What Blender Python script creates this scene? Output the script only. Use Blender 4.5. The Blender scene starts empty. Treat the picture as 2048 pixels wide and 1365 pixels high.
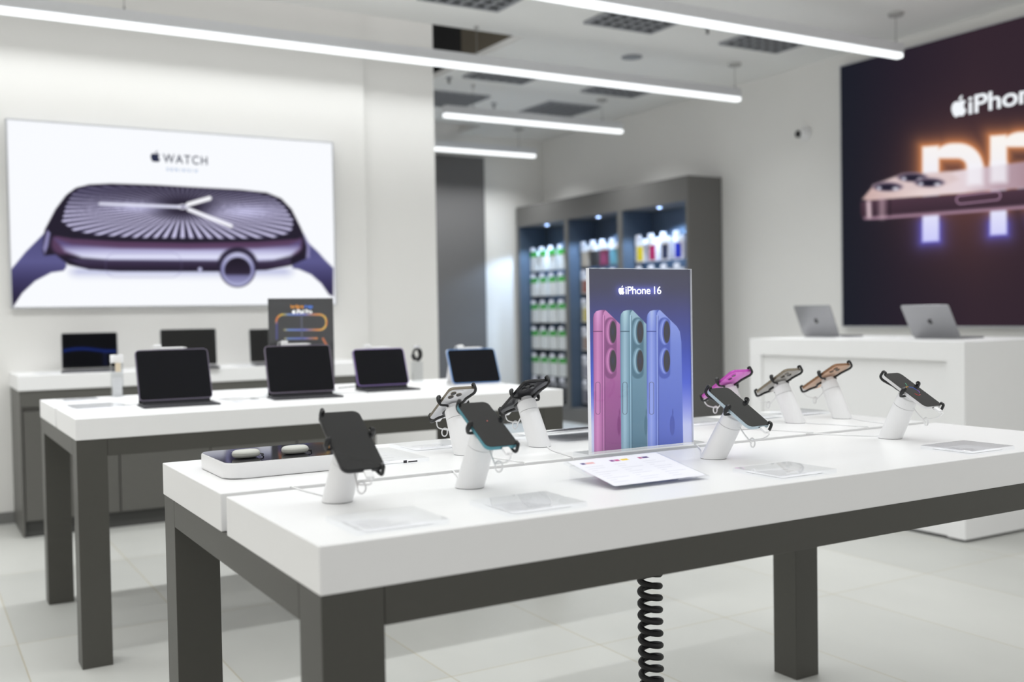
import bpy, bmesh, math, random
import numpy as np
from mathutils import Vector, Matrix

random.seed(7)
sc = bpy.context.scene
COL = sc.collection
PI = math.pi

# ------------------------------------------------------------------ camera
YAW, PITCH, ROLL, FPX, CAMH = 1.03805608, 0.02610394, -0.01713818, 2062.70459, 1.2
fw = Vector((math.cos(YAW)*math.cos(PITCH), math.sin(YAW)*math.cos(PITCH), -math.sin(PITCH)))
rt0 = Vector((math.sin(YAW), -math.cos(YAW), 0)); up0 = rt0.cross(fw)
rt = rt0*math.cos(ROLL) + up0*math.sin(ROLL); up = -rt0*math.sin(ROLL) + up0*math.cos(ROLL)
cam_d = bpy.data.cameras.new('camera'); cam = bpy.data.objects.new('camera', cam_d); COL.objects.link(cam)
cam.matrix_world = Matrix(((rt.x, up.x, -fw.x, 0), (rt.y, up.y, -fw.y, 0), (rt.z, up.z, -fw.z, CAMH), (0, 0, 0, 1)))
cam_d.sensor_width = 36; cam_d.lens = FPX/2048*36; cam_d.clip_start = 0.05
cam_d.dof.use_dof = True; cam_d.dof.focus_distance = 2.42; cam_d.dof.aperture_fstop = 2.3
sc.camera = cam
# ------------------------------------------------------------------ world, exposure, off-frame lamps
sc.view_settings.view_transform = 'Standard'; sc.view_settings.look = 'None'
sc.view_settings.exposure = 0.0; sc.view_settings.gamma = 1.0; sc.view_settings.use_curve_mapping = False
STRIP = 1.7          # radiance of the strip diffusers
w = bpy.data.worlds.new('world'); sc.world = w; w.use_nodes = True
wn, wl = w.node_tree.nodes, w.node_tree.links; wn.clear()
wo = wn.new('ShaderNodeOutputWorld'); wb = wn.new('ShaderNodeBackground')
wb.inputs['Color'].default_value = (1.0, 0.995, 0.985, 1); wb.inputs['Strength'].default_value = 0.76
wl.new(wb.outputs[0], wo.inputs[0])

def area(name, loc, sx, sy, power, color, rot=(0, 0, 0), spread=180):
    d = bpy.data.lights.new(name, 'AREA'); d.shape = 'RECTANGLE'; d.size = sx; d.size_y = sy
    d.energy = power; d.color = color; d.spread = math.radians(spread)
    o = bpy.data.objects.new(name, d); COL.objects.link(o); o.location = loc; o.rotation_euler = rot
    return o
VISW = 8.8; OFFW = 4.3     # watts per metre of strip
# the same ceiling strips go on above and behind the camera
for y, k in ((3.29, 1.0), (1.64, 1.0), (0.0, 0.28)):
    area('strip_lamp', (1.9, y, 2.96), 7.0, 0.06, OFFW*7.0*k, (0.97, 0.99, 1.0), spread=132)
# warm light from the open side to the left, its source unseen
area('warm_side_light', (-3.2, 1.5, 1.7), 6.0, 2.2, 12, (1.0, 0.84, 0.56), (0, -PI/2, 0))

# ------------------------------------------------------------------ helpers
def lin(c):
    c = c/255.0
    return c/12.92 if c <= 0.04045 else ((c+0.055)/1.055)**2.4
def L(r, g, b): return (lin(r), lin(g), lin(b), 1)

MATS = {}
def mat(name, rgb, rough=0.5, metal=0.0, spec=0.5, noise=0.03, nscale=40, bump=0.0, coat=0.0, emit=0.0):
    if name in MATS: return MATS[name]
    m = bpy.data.materials.new(name); m.use_nodes = True; MATS[name] = m
    n, l = m.node_tree.nodes, m.node_tree.links
    b = n['Principled BSDF']
    b.inputs['Roughness'].default_value = rough; b.inputs['Metallic'].default_value = metal
    b.inputs['Specular IOR Level'].default_value = spec; b.inputs['Coat Weight'].default_value = coat
    c = L(*rgb)
    tc = n.new('ShaderNodeTexCoord'); nz = n.new('ShaderNodeTexNoise'); nz.inputs['Scale'].default_value = nscale
    l.new(tc.outputs['Object'], nz.inputs['Vector'])
    mx = n.new('ShaderNodeMix'); mx.data_type = 'RGBA'
    mx.inputs[6].default_value = tuple(v*(1-noise) for v in c[:3])+(1,)
    mx.inputs[7].default_value = tuple(min(1, v*(1+noise)) for v in c[:3])+(1,)
    l.new(nz.outputs['Fac'], mx.inputs[0]); l.new(mx.outputs[2], b.inputs['Base Color'])
    if bump:
        bp = n.new('ShaderNodeBump'); bp.inputs['Strength'].default_value = bump; bp.inputs['Distance'].default_value = 0.002
        l.new(nz.outputs['Fac'], bp.inputs['Height']); l.new(bp.outputs[0], b.inputs['Normal'])
    if emit:
        b.inputs['Emission Color'].default_value = c; b.inputs['Emission Strength'].default_value = emit
    return m

def acrylic(name='clear_acrylic', tint=(0.985, 0.988, 0.992), k=0.8):
    if name in MATS: return MATS[name]
    m = bpy.data.materials.new(name); m.use_nodes = True; MATS[name] = m
    n, l = m.node_tree.nodes, m.node_tree.links; n.clear()
    o = n.new('ShaderNodeOutputMaterial'); mx = n.new('ShaderNodeMixShader')
    tr = n.new('ShaderNodeBsdfTransparent'); tr.inputs[0].default_value = (*tint, 1)
    gl = n.new('ShaderNodeBsdfGlossy'); gl.inputs['Roughness'].default_value = 0.03; gl.inputs[0].default_value = (1, 1, 1, 1)
    fr = n.new('ShaderNodeFresnel'); fr.inputs[0].default_value = 1.49
    ge = n.new('ShaderNodeNewGeometry')
    inv = n.new('ShaderNodeMath'); inv.operation = 'SUBTRACT'; inv.inputs[0].default_value = k
    mu = n.new('ShaderNodeMath'); mu.operation = 'MULTIPLY'; mu.use_clamp = True
    l.new(ge.outputs['Backfacing'], inv.inputs[1]); l.new(inv.outputs[0], mu.inputs[0]); l.new(fr.outputs[0], mu.inputs[1])
    l.new(mu.outputs[0], mx.inputs[0]); l.new(tr.outputs[0], mx.inputs[1]); l.new(gl.outputs[0], mx.inputs[2])
    l.new(mx.outputs[0], o.inputs[0])
    return m

def emitter(name, rgb, strength):
    if name in MATS: return MATS[name]
    m = bpy.data.materials.new(name); m.use_nodes = True; MATS[name] = m
    n, l = m.node_tree.nodes, m.node_tree.links; n.clear()
    o = n.new('ShaderNodeOutputMaterial'); e = n.new('ShaderNodeEmission')
    e.inputs[0].default_value = (*rgb, 1); e.inputs[1].default_value = strength
    l.new(e.outputs[0], o.inputs[0]); return m

def picture_mat(name, emit=0.0, rough=0.4, both=0.0):
    if name in MATS: return MATS[name]
    m = bpy.data.materials.new(name); m.use_nodes = True; MATS[name] = m
    n, l = m.node_tree.nodes, m.node_tree.links
    b = n['Principled BSDF']; a = n.new('ShaderNodeVertexColor'); a.layer_name = 'print'
    b.inputs['Roughness'].default_value = rough
    if emit:
        b.inputs['Base Color'].default_value = (0.004, 0.004, 0.004, 1); b.inputs['Specular IOR Level'].default_value = 0.02
        l.new(a.outputs[0], b.inputs['Emission Color']); b.inputs['Emission Strength'].default_value = emit
    else:
        l.new(a.outputs[0], b.inputs['Base Color'])
        if both:                         # print also emits faintly, to brighten it
            l.new(a.outputs[0], b.inputs['Emission Color']); b.inputs['Emission Strength'].default_value = both
    return m

def link(name, bm, m, parent=None, smooth=False, ang=35):
    bmesh.ops.recalc_face_normals(bm, faces=bm.faces[:])
    me = bpy.data.meshes.new(name); bm.to_mesh(me); bm.free()
    me.materials.append(m)
    if smooth:
        me.shade_smooth()
        me.set_sharp_from_angle(angle=math.radians(ang))
        for f in me.polygons:
            if len(f.vertices) > 8: f.use_smooth = False
    o = bpy.data.objects.new(name, me); COL.objects.link(o)
    if parent: o.parent = parent
    return o
def tag(o, label=None, cat=None, group=None, kind=None):
    if label: o['label'] = label
    if cat: o['category'] = cat
    if group: o['group'] = group
    if kind: o['kind'] = kind
    return o
def struct(o, label=None): o['kind'] = 'structure'; return tag(o, label) if label else o
def thing(name, label, cat, loc=(0, 0, 0), rot=None, group=None):
    o = bpy.data.objects.new(name, None); COL.objects.link(o)
    M = Matrix.Translation(loc)
    if rot is not None:
        M = M @ (rot.to_4x4() if isinstance(rot, Matrix) else Matrix.Rotation(rot, 4, 'Z'))
    o.matrix_world = M; o.empty_display_size = 0.05
    return tag(o, label, cat, group)

def box(bm, x0, x1, y0, y1, z0, z1, bev=0.0, seg=2):
    r = bmesh.ops.create_cube(bm, size=1.0)
    vs = r['verts']
    for v in vs:
        v.co = Vector(((x0+x1)/2+v.co.x*(x1-x0), (y0+y1)/2+v.co.y*(y1-y0), (z0+z1)/2+v.co.z*(z1-z0)))
    if bev:
        es = set(e for v in vs for e in v.link_edges)
        bmesh.ops.bevel(bm, geom=list(es), offset=bev, segments=seg, affect='EDGES', profile=0.5)
    return bm
def B(*a, **k): return box(bmesh.new(), *a, **k)

def rr_outline(w, h, r, n=6, cx=0, cy=0):
    pts = []
    for sx, sy, a0 in ((1, 1, 0), (-1, 1, 90), (-1, -1, 180), (1, -1, 270)):
        for i in range(n+1):
            a = math.radians(a0+90*i/n)
            pts.append((cx+sx*(w/2-r)+r*math.cos(a), cy+sy*(h/2-r)+r*math.sin(a)))
    return pts
def prism(bm, pts, z0, z1, bev=0.0, seg=2):
    lo = [bm.verts.new((x, y, z0)) for x, y in pts]; hi = [bm.verts.new((x, y, z1)) for x, y in pts]
    f0 = bm.faces.new(lo[::-1]); f1 = bm.faces.new(hi)
    n = len(pts)
    for i in range(n): bm.faces.new((lo[i], lo[(i+1) % n], hi[(i+1) % n], hi[i]))
    if bev:
        es = list(f0.edges)+list(f1.edges)
        bmesh.ops.bevel(bm, geom=es, offset=bev, segments=seg, affect='EDGES', profile=0.5)
    return bm
def RR(w, h, r, z0, z1, bev=0.0, cx=0, cy=0, n=6, seg=2): return prism(bmesh.new(), rr_outline(w, h, r, n, cx, cy), z0, z1, bev, seg)

def smooth_path(pts, sub=6):
    P = [Vector(p) for p in pts]; out = []
    for i in range(len(P)-1):
        p0 = P[max(i-1, 0)]; p1 = P[i]; p2 = P[i+1]; p3 = P[min(i+2, len(P)-1)]
        for k in range(sub):
            t = k/sub
            out.append(0.5*((2*p1)+(-p0+p2)*t+(2*p0-5*p1+4*p2-p3)*t*t+(-p0+3*p1-3*p2+p3)*t**3))
    out.append(P[-1]); return out
def tube(bm, pts, r, seg=10):
    P = [Vector(p) for p in pts]; n = len(P)
    T = [(P[min(i+1, n-1)]-P[max(i-1, 0)]).normalized() for i in range(n)]
    a = Vector((0, 0, 1)) if abs(T[0].z) < 0.9 else Vector((1, 0, 0))
    u = T[0].cross(a).normalized(); rings = []
    for i in range(n):
        u = (u - T[i]*u.dot(T[i])).normalized(); v = T[i].cross(u)
        rr = r(i/(n-1)) if callable(r) else r
        rings.append([bm.verts.new(P[i]+(u*math.cos(2*PI*k/seg)+v*math.sin(2*PI*k/seg))*rr) for k in range(seg)])
    for i in range(n-1):
        for k in range(seg): bm.faces.new((rings[i][k], rings[i][(k+1) % seg], rings[i+1][(k+1) % seg], rings[i+1][k]))
    bm.faces.new(rings[0][::-1]); bm.faces.new(rings[-1]); return bm
def loft(bm, rings):
    R = [[bm.verts.new(p) for p in r] for r in rings]; s = len(R[0])
    for i in range(len(R)-1):
        for k in range(s): bm.faces.new((R[i][k], R[i][(k+1) % s], R[i+1][(k+1) % s], R[i+1][k]))
    bm.faces.new(R[0][::-1]); bm.faces.new(R[-1]); return bm
def ball(bm, c, r, seg=12, sc3=(1, 1, 1)):
    g = bmesh.ops.create_uvsphere(bm, u_segments=seg, v_segments=max(6, seg*2//3), radius=r)
    for v in g['verts']: v.co = Vector((v.co.x*sc3[0], v.co.y*sc3[1], v.co.z*sc3[2]))+Vector(c)
    return bm
def cyl(bm, c, r, z0, z1, seg=32, r2=None, axis='z'):
    r2 = r if r2 is None else r2
    f = {'z': lambda x, y, z: (c[0]+x, c[1]+y, z), 'y': lambda x, y, z: (c[0]+x, z, c[1]+y), 'x': lambda x, y, z: (z, c[0]+x, c[1]+y)}[axis]
    return loft(bm, [[f(rr*math.cos(2*PI*k/seg), rr*math.sin(2*PI*k/seg), z) for k in range(seg)] for rr, z in ((r, z0), (r2, z1))])
def xform(bm, M):
    bmesh.ops.transform(bm, matrix=M, verts=bm.verts[:]); return bm

# apple silhouette, 24 unit box, y up, centred
def _apple():
    body = 'm12.152 6.896c-.948 0-2.415-1.078-3.96-1.04-2.04.027-3.91 1.183-4.961 3.014-2.117 3.675-.546 9.103 1.519 12.09 1.013 1.454 2.208 3.09 3.792 3.039 1.52-.065 2.09-.987 3.935-.987 1.831 0 2.35.987 3.96.948 1.637-.026 2.676-1.48 3.676-2.948 1.156-1.688 1.636-3.325 1.662-3.415-.039-.013-3.182-1.221-3.22-4.857-.026-3.04 2.48-4.494 2.597-4.559-1.429-2.09-3.623-2.324-4.39-2.376-2-.156-3.675 1.09-4.61 1.09'
    leaf = 'm15.53 3.83c.843-1.012 1.4-2.427 1.245-3.83-1.207.052-2.662.805-3.532 1.818-.78.896-1.454 2.338-1.273 3.714 1.338.104 2.715-.688 3.559-1.701'
    import re
    out = []
    for s in (body, leaf):
        m, c = s[1:].split('c'); nums = lambda q: [float(t) for t in re.findall(r'-?\d*\.\d+|-?\d+', q)]
        cur = nums(m); pts = []
        k = nums(c)
        for i in range(0, len(k)-5, 6):
            p0 = cur; p1 = [cur[0]+k[i], cur[1]+k[i+1]]; p2 = [cur[0]+k[i+2], cur[1]+k[i+3]]; p3 = [cur[0]+k[i+4], cur[1]+k[i+5]]
            for j in range(6):
                t = j/6; a = (1-t)**3; b = 3*t*(1-t)**2; d = 3*t*t*(1-t); e = t**3
                pts.append((a*p0[0]+b*p1[0]+d*p2[0]+e*p3[0], a*p0[1]+b*p1[1]+d*p2[1]+e*p3[1]))
            cur = p3
        out.append([((x-12)/24, (12-y)/24) for x, y in pts])
    return out
APPLE = _apple()
def logo(name, size, m, parent, M, t=0.0004):
    bm = bmesh.new()
    for poly in APPLE: prism(bm, [(x*size, y*size) for x, y in poly], 0, t)
    bmesh.ops.triangulate(bm, faces=[f for f in bm.faces if len(f.verts) > 4])
    return link(name, xform(bm, M), m, parent)
def _word(text, size, bold, spacing, t):
    cu = bpy.data.curves.new('word', 'FONT'); cu.body = text; cu.size = size; cu.offset = bold; cu.extrude = t
    cu.space_character = spacing
    o = bpy.data.objects.new('word', cu); COL.objects.link(o)
    bpy.context.view_layer.update()
    me = bpy.data.meshes.new_from_object(o.evaluated_get(bpy.context.evaluated_depsgraph_get()))
    bpy.data.objects.remove(o); bpy.data.curves.remove(cu)
    return me
def lettering(name, text, size, m, parent, M, width, bold=0.0, spacing=1.0, t=0.0003):
    # one mesh per word, fitted to the given total width
    ms = [_word(w_, size, bold, spacing, t) for w_ in text.split(' ')]
    x = 0.0; at = []
    for me in ms:
        lo = min(v.co.x for v in me.vertices); hi = max(v.co.x for v in me.vertices)
        at.append(x-lo); x += hi-lo+size*0.36
    k = width/(x-size*0.36)
    for me, a in zip(ms, at):
        me.transform(M @ Matrix.Diagonal((k, 1, 1, 1)) @ Matrix.Translation((a, 0, 0)))
        me.materials.clear(); me.materials.append(m); me.name = name
        o = bpy.data.objects.new(name, me); COL.objects.link(o); o.parent = parent
# frame with local x along world X, local y up, normal to -Y  (for things that face -Y)
def MY(x, y, z): return Matrix(((1, 0, 0, x), (0, 0, -1, y), (0, 1, 0, z), (0, 0, 0, 1)))
# facing -X : local x runs along -Y
def MX(x, y, z): return Matrix(((0, 0, -1, x), (-1, 0, 0, y), (0, 1, 0, z), (0, 0, 0, 1)))

# ------------------------------------------------------------------ printing of pictures on a fine mesh
def sd_poly(X, Y, P):
    P = np.array(P, float); d = np.full(X.shape, 1e18); s = np.ones(X.shape)
    n = len(P)
    for i in range(n):
        a = P[i]; b = P[i-1]; ex, ey = b-a; wx, wy = X-a[0], Y-a[1]
        t = np.clip((wx*ex+wy*ey)/max(ex*ex+ey*ey, 1e-12), 0, 1)
        d = np.minimum(d, (wx-ex*t)**2+(wy-ey*t)**2)
        c1 = Y >= a[1]; c2 = Y < b[1]; c3 = ex*wy > ey*wx
        s = np.where((c1 & c2 & c3) | (~c1 & ~c2 & ~c3), -s, s)
    return s*np.sqrt(d)
def sd_seg(X, Y, a, b, r):
    ex, ey = b[0]-a[0], b[1]-a[1]; wx, wy = X-a[0], Y-a[1]
    t = np.clip((wx*ex+wy*ey)/(ex*ex+ey*ey), 0, 1)
    return np.hypot(wx-ex*t, wy-ey*t)-r
def sd_ell(X, Y, cx, cy, rx, ry): return (np.hypot((X-cx)/rx, (Y-cy)/ry)-1)*min(rx, ry)
def sd_rr(X, Y, x0, x1, y0, y1, r):
    qx = np.abs(X-(x0+x1)/2)-(x1-x0)/2+r; qy = np.abs(Y-(y0+y1)/2)-(y1-y0)/2+r
    return np.hypot(np.maximum(qx, 0), np.maximum(qy, 0))+np.minimum(np.maximum(qx, qy), 0)-r
def cov(d, soft=1.0): return np.clip(0.5-d/(2*soft), 0, 1)
def over(img, a, col):
    c = np.array(col, float)
    img += (c-img)*a[..., None] if c.ndim == 1 else (c-img)*a[..., None]
def ramp(t, stops):
    t = np.asarray(t); xs = [s[0] for s in stops]
    return np.stack([np.interp(t, xs, [s[1][k] for s in stops]) for k in range(3)], -1)
def printed(name, w, h, nx, ny, fn, m, parent, M, hom=None):
    u = np.linspace(0, w, nx+1); v = np.linspace(0, h, ny+1); U, V = np.meshgrid(u, v)
    if hom is not None:
        a = hom; q = a[6]*U+a[7]*V+1; X = (a[0]*U+a[1]*V+a[2])/q; Y = (a[3]*U+a[4]*V+a[5])/q
    else: X, Y = U/w, V/h
    img = np.clip(fn(X, Y), 0, 255)/255.0
    lc = np.where(img <= 0.04045, img/12.92, ((img+0.055)/1.055)**2.4)
    N = (nx+1)*(ny+1)
    co = np.stack([U.ravel(), V.ravel(), np.zeros(N), np.ones(N)], 0)
    co = (np.array(M) @ co)[:3].T.astype(np.float32)
    i, j = np.meshgrid(np.arange(nx), np.arange(ny)); b = (j*(nx+1)+i).ravel()
    F = np.stack([b, b+1, b+nx+2, b+nx+1], 1).astype(np.int32)
    me = bpy.data.meshes.new(name); me.vertices.add(N); me.vertices.foreach_set('co', co.ravel())
    me.loops.add(F.size); me.loops.foreach_set('vertex_index', F.ravel())
    me.polygons.add(len(F)); me.polygons.foreach_set('loop_start', np.arange(0, F.size, 4, dtype=np.int32))
    me.update(calc_edges=True); me.validate()
    ca = me.color_attributes.new('print', 'FLOAT_COLOR', 'POINT')
    rgba = np.ones((N, 4), np.float32); rgba[:, :3] = lc.reshape(-1, 3)
    ca.data.foreach_set('color', rgba.ravel())
    me.materials.append(m)
    o = bpy.data.objects.new(name, me); COL.objects.link(o); o.parent = parent
    return o

# ------------------------------------------------------------------ materials
M_wall = mat('wall_paint', (234, 233, 230), 0.75, spec=0.25, noise=0.012, nscale=3, bump=0.05)
M_ceil = mat('ceiling_paint', (240, 240, 238), 0.85, spec=0.2, noise=0.01, nscale=4)
M_white = mat('white_solid_surface', (242, 242, 242), 0.35, spec=0.4, noise=0.006, nscale=20)
M_grey = mat('graphite_laminate', (92, 91, 87), 0.45, spec=0.4, noise=0.03, nscale=30)
M_leg = mat('graphite_steel', (72, 71, 66), 0.42, spec=0.45, noise=0.03, nscale=60)
M_base = mat('baseboard_grey', (120, 120, 118), 0.6)
M_black = mat('matte_black', (16, 16, 17), 0.45)
M_rub = mat('black_rubber', (18, 18, 20), 0.35, spec=0.5)
M_blackg = mat('black_glass', (14, 14, 16), 0.06, spec=0.6, noise=0.0)
M_screen = mat('screen_glass', (40, 40, 41), 0.10, spec=0.5, noise=0.0)
M_tscreen = mat('tablet_glass', (10, 11, 18), 0.07, spec=0.3, noise=0.0)
M_plast = mat('white_plastic', (236, 236, 237), 0.32, spec=0.5, noise=0.004)
M_seam = mat('seam_grey', (110, 110, 112), 0.6)
M_lens = mat('lens_glass', (10, 10, 12), 0.05, spec=0.8, noise=0)
M_alu = mat('aluminium', (150, 150, 153), 0.42, metal=0.8, noise=0.01)
M_sgrey = mat('space_grey_metal', (112, 112, 116), 0.4, metal=0.85, noise=0.01)
M_case = mat('dark_fabric_case', (44, 44, 50), 0.7, noise=0.08, nscale=200)
M_keys = mat('keycaps', (30, 30, 34), 0.55)
M_house = mat('lamp_housing', (226, 227, 230), 0.45)
M_strip = emitter('strip_diffuser', (0.95, 0.985, 1.0), STRIP)
M_cable = mat('steel_cable', (150, 150, 148), 0.4, metal=0.6)
M_paper = mat('white_paper', (238, 238, 240), 0.7, noise=0.01)
M_ink = mat('black_ink', (40, 38, 46), 0.6)
M_whtxt = mat('white_ink', (252, 252, 255), 0.6, noise=0)
M_slate = mat('slate_blue_laminate', (74, 88, 104), 0.55, noise=0.03)
A_clear = acrylic()
A_thick = acrylic('thick_acrylic', (0.975, 0.98, 0.988), 0.75)

# floor: 0.6 m porcelain tiles with thin beige joints
def floor_material():
    m = bpy.data.materials.new('porcelain_tiles'); m.use_nodes = True
    n, l = m.node_tree.nodes, m.node_tree.links; b = n['Principled BSDF']
    g = n.new('ShaderNodeNewGeometry'); s = n.new('ShaderNodeSeparateXYZ'); l.new(g.outputs['Position'], s.inputs[0])
    def math_(op, a, c=None):
        k = n.new('ShaderNodeMath'); k.operation = op
        for i, v in enumerate((a, c)):
            if v is None: continue
            if isinstance(v, (int, float)): k.inputs[i].default_value = v
            else: l.new(v, k.inputs[i])
        return k.outputs[0]
    # joints: rows run along Y every 0.6, stretcher joints along X every 1.2, shifted per row
    ux = math_('DIVIDE', math_('SUBTRACT', s.outputs[0], 0.333-6.0), 0.6)
    row = math_('FLOOR', ux); fx = math_('FRACT', ux)
    off = math_('MULTIPLY', math_('MODULO', row, 2.0), 0.5)
    uy = math_('ADD', math_('DIVIDE', math_('SUBTRACT', s.outputs[1], 3.034-12.0), 1.2), 0.0)
    fy = math_('FRACT', uy); cel = math_('FLOOR', uy)
    dx = math_('MINIMUM', fx, math_('SUBTRACT', 1.0, fx)); dy = math_('MULTIPLY', math_('MINIMUM', fy, math_('SUBTRACT', 1.0, fy)), 2.0)
    d = math_('MINIMUM', dx, dy)
    joint = math_('LESS_THAN', d, 0.0035)
    cmb = n.new('ShaderNodeCombineXYZ'); l.new(row, cmb.inputs[0]); l.new(cel, cmb.inputs[1])
    wn_ = n.new('ShaderNodeTexWhiteNoise'); l.new(cmb.outputs[0], wn_.inputs['Vector'])
    nz = n.new('ShaderNodeTexNoise'); nz.inputs['Scale'].default_value = 1.6; nz.inputs['Detail'].default_value = 6
    mp = n.new('ShaderNodeMapping'); mp.inputs['Scale'].default_value = (1.0, 0.55, 1); l.new(g.outputs['Position'], mp.inputs[0]); l.new(mp.outputs[0], nz.inputs[0])
    t = math_('ADD', math_('MULTIPLY', wn_.outputs[0], 0.35), math_('MULTIPLY', nz.outputs[0], 0.65))
    mx = n.new('ShaderNodeMix'); mx.data_type = 'RGBA'; mx.inputs[6].default_value = L(164, 165, 161); mx.inputs[7].default_value = L(204, 204, 199); l.new(t, mx.inputs[0])
    m2 = n.new('ShaderNodeMix'); m2.data_type = 'RGBA'; l.new(joint, m2.inputs[0]); l.new(mx.outputs[2], m2.inputs[6]); m2.inputs[7].default_value = L(166, 158, 136)
    l.new(m2.outputs[2], b.inputs['Base Color']); b.inputs['Roughness'].default_value = 0.42; b.inputs['Specular IOR Level'].default_value = 0.4
    return m
M_floor = floor_material()

# ------------------------------------------------------------------ the room
WY, RX, BY, CZ = 6.82, 6.70, 10.56, 3.28
struct(link('floor', B(-4.0, 6.72, -3.0, 10.7, -0.06, 0), M_floor))
bm = bmesh.new()
box(bm, -4.0, RX, -3.0, 6.66, CZ, CZ+0.05)
box(bm, 4.08, RX, 6.66, 9.99, CZ, CZ+0.05)
box(bm, 5.55, RX, 9.99, BY, CZ, CZ+0.05)
struct(link('ceiling', bm, M_ceil))
struct(link('wall_left', B(-4.0, 2.84, WY, WY+0.3, 0, 4.3), M_wall))
struct(link('wall_column', B(2.84, 3.415, 6.868, 7.5, 0, 4.3), M_wall))
struct(link('wall_right', B(RX, RX+0.1, 0.5, BY+0.1, 0, 3.4), M_wall))
struct(link('wall_back', B(3.0, RX, BY, BY+0.1, 0, 4.3), M_wall))
struct(link('baseboard_left', B(-4.0, 2.84, WY-0.012, WY, 0, 0.07), M_base))
struct(link('baseboard_right', B(RX-0.012, RX, 0.5, BY, 0, 0.07), M_base))
struct(link('trim_1', B(4.4, 5.862, BY-0.05, BY, 0, 3.02, bev=0.003), mat('tall_panel_grey', (104, 103, 103), 0.6)))
# the open ceiling void over the column, its fascia and black boxes standing in for the unlit duct space
struct(link('trim_2', B(4.08, 4.12, 6.66, 7.67, CZ+0.05, 4.3), mat('void_fascia', (100, 93, 80), 0.8)))
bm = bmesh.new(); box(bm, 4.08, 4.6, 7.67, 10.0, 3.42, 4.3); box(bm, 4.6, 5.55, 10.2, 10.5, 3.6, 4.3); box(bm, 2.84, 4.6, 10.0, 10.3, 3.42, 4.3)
struct(link('void_shade', bm, mat('void_shade_black', (24, 24, 25), 0.9)))
struct(link('trim_4', B(-4.0, 6.72, 6.60, 10.66, 4.3, 4.35), mat('void_soffit', (70, 70, 68), 0.9)))

# ------------------------------------------------------------------ ceiling strip lights
def strip_light(x0, x1, y, label, xc, k=1.0):
    t = thing('linear_pendant_light', label, 'ceiling light', ((x0+x1)/2, y, 2.965), group='linear pendant lights')
    o = (x0+x1)/2
    area('strip_lamp', (o, y, 2.962), x1-x0-.02, 0.05, VISW*k*(x1-x0), (0.97, 0.99, 1.0), spread=132)
    link('diffuser', B(x0-o, x1-o, -0.032, 0.032, 0, 0.034, bev=0.012), M_strip, t)
    link('housing', B(x0-o, x1-o, -0.032, 0.032, 0.0345, 0.105, bev=0.002), M_house, t)
    for x in xc:
        c = link('hanging_cable', tube(bmesh.new(), [(x-o, 0, 0.105), (x-o, 0, CZ-2.965-0.02)], 0.0022, 8), M_cable, t)
        link('ferrule', cyl(bmesh.new(), (x-o, 0), 0.008, 0.1055, 0.13, 16, 0.005), M_cable, c)
        link('ceiling_canopy', cyl(bmesh.new(), (x-o, 0), 0.05 if x > 5 else 0.016, CZ-2.965-0.02, CZ-2.965, 28, 0.055 if x > 5 else 0.016), mat('canopy_grey', (180, 180, 178), 0.5), t)
strip_light(-2.6, 6.145, 6.57, 'longest white strip light, running above the big smartwatch lightbox', (6.10, 3.62, 1.2), 0.33)
strip_light(-2.6, 6.145, 4.93, 'white strip light ending nearest the dark phone lightbox, highest in the picture', (6.10, 3.62, 1.2))
strip_light(4.20, 6.165, 8.25, 'white strip light hanging in front of the shelving, between longest and shortest ones', (5.93, 4.5), 1.25)
strip_light(4.20, 6.21, 9.95, 'shortest-looking white strip light, farthest back by the tall grey panel', (6.0, 4.5), 1.3)

# ------------------------------------------------------------------ ceiling grilles, speaker, sprinklers, camera
M_gf = mat('grille_grey', (150, 152, 156), 0.6); M_gd = mat('grille_dark', (52, 54, 58), 0.8)
def grille(x, y, label):
    t = thing('ceiling_grille', label, 'ceiling grille', (x, y, CZ), group='square egg-crate ceiling grilles')
    s = 0.305
    link('backing', B(-s+.02, s-.02, -s+.02, s-.02, -0.004, -0.001), M_gd, t)  # dark plate stands in for the dark recess behind the louvres
    bm = bmesh.new()
    for a, b_, c, d in ((-s, s, -s, -s+.028), (-s, s, s-.028, s), (-s, -s+.028, -s+.028, s-.028), (s-.028, s, -s+.028, s-.028)): box(bm, a, b_, c, d, -0.02, 0)
    link('frame', bm, M_gf, t)
    bm = bmesh.new()
    for i in range(1, 6):
        p = -s+.028+(2*s-.056)*i/6
        box(bm, p-.009, p+.009, -s+.028, s-.028, -0.018, -0.005); box(bm, -s+.028, s-.028, p-.009, p+.009, -0.0178, -0.0052)
    link('louvre', bm, M_gf, t)
for x, y, lb in ((4.54, 5.80, 'square ceiling grille above the middle of the highest strip light, right of the ceiling void'),
                 (5.81, 5.80, 'square ceiling grille nearest the dark phone lightbox'),
                 (3.25, 5.84, 'square ceiling grille cut by the top edge of the picture'),
                 (4.55, 7.67, 'ceiling grille peeking just under the longest strip light beside the column'),
                 (5.81, 7.70, 'ceiling grille peeking under the far half of the longest strip light'),
                 (4.56, 8.88, 'ceiling grille half hidden by the column edge, above second-shortest strip light'),
                 (5.80, 8.83, 'fully visible grey ceiling grille above the second-shortest strip light')):
    grille(x, y, lb)
t = thing('ceiling_speaker', 'round pale ceiling speaker disc between the two long strip lights', 'ceiling speaker', (5.17, 6.77, CZ))
link('rim', cyl(bmesh.new(), (0, 0), 0.085, -0.008, 0, 32), M_gf, t)
link('mesh_cover', cyl(bmesh.new(), (0, 0), 0.07, -0.012, -0.0081, 32), mat('speaker_mesh', (150, 154, 160), 0.7), t)
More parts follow.
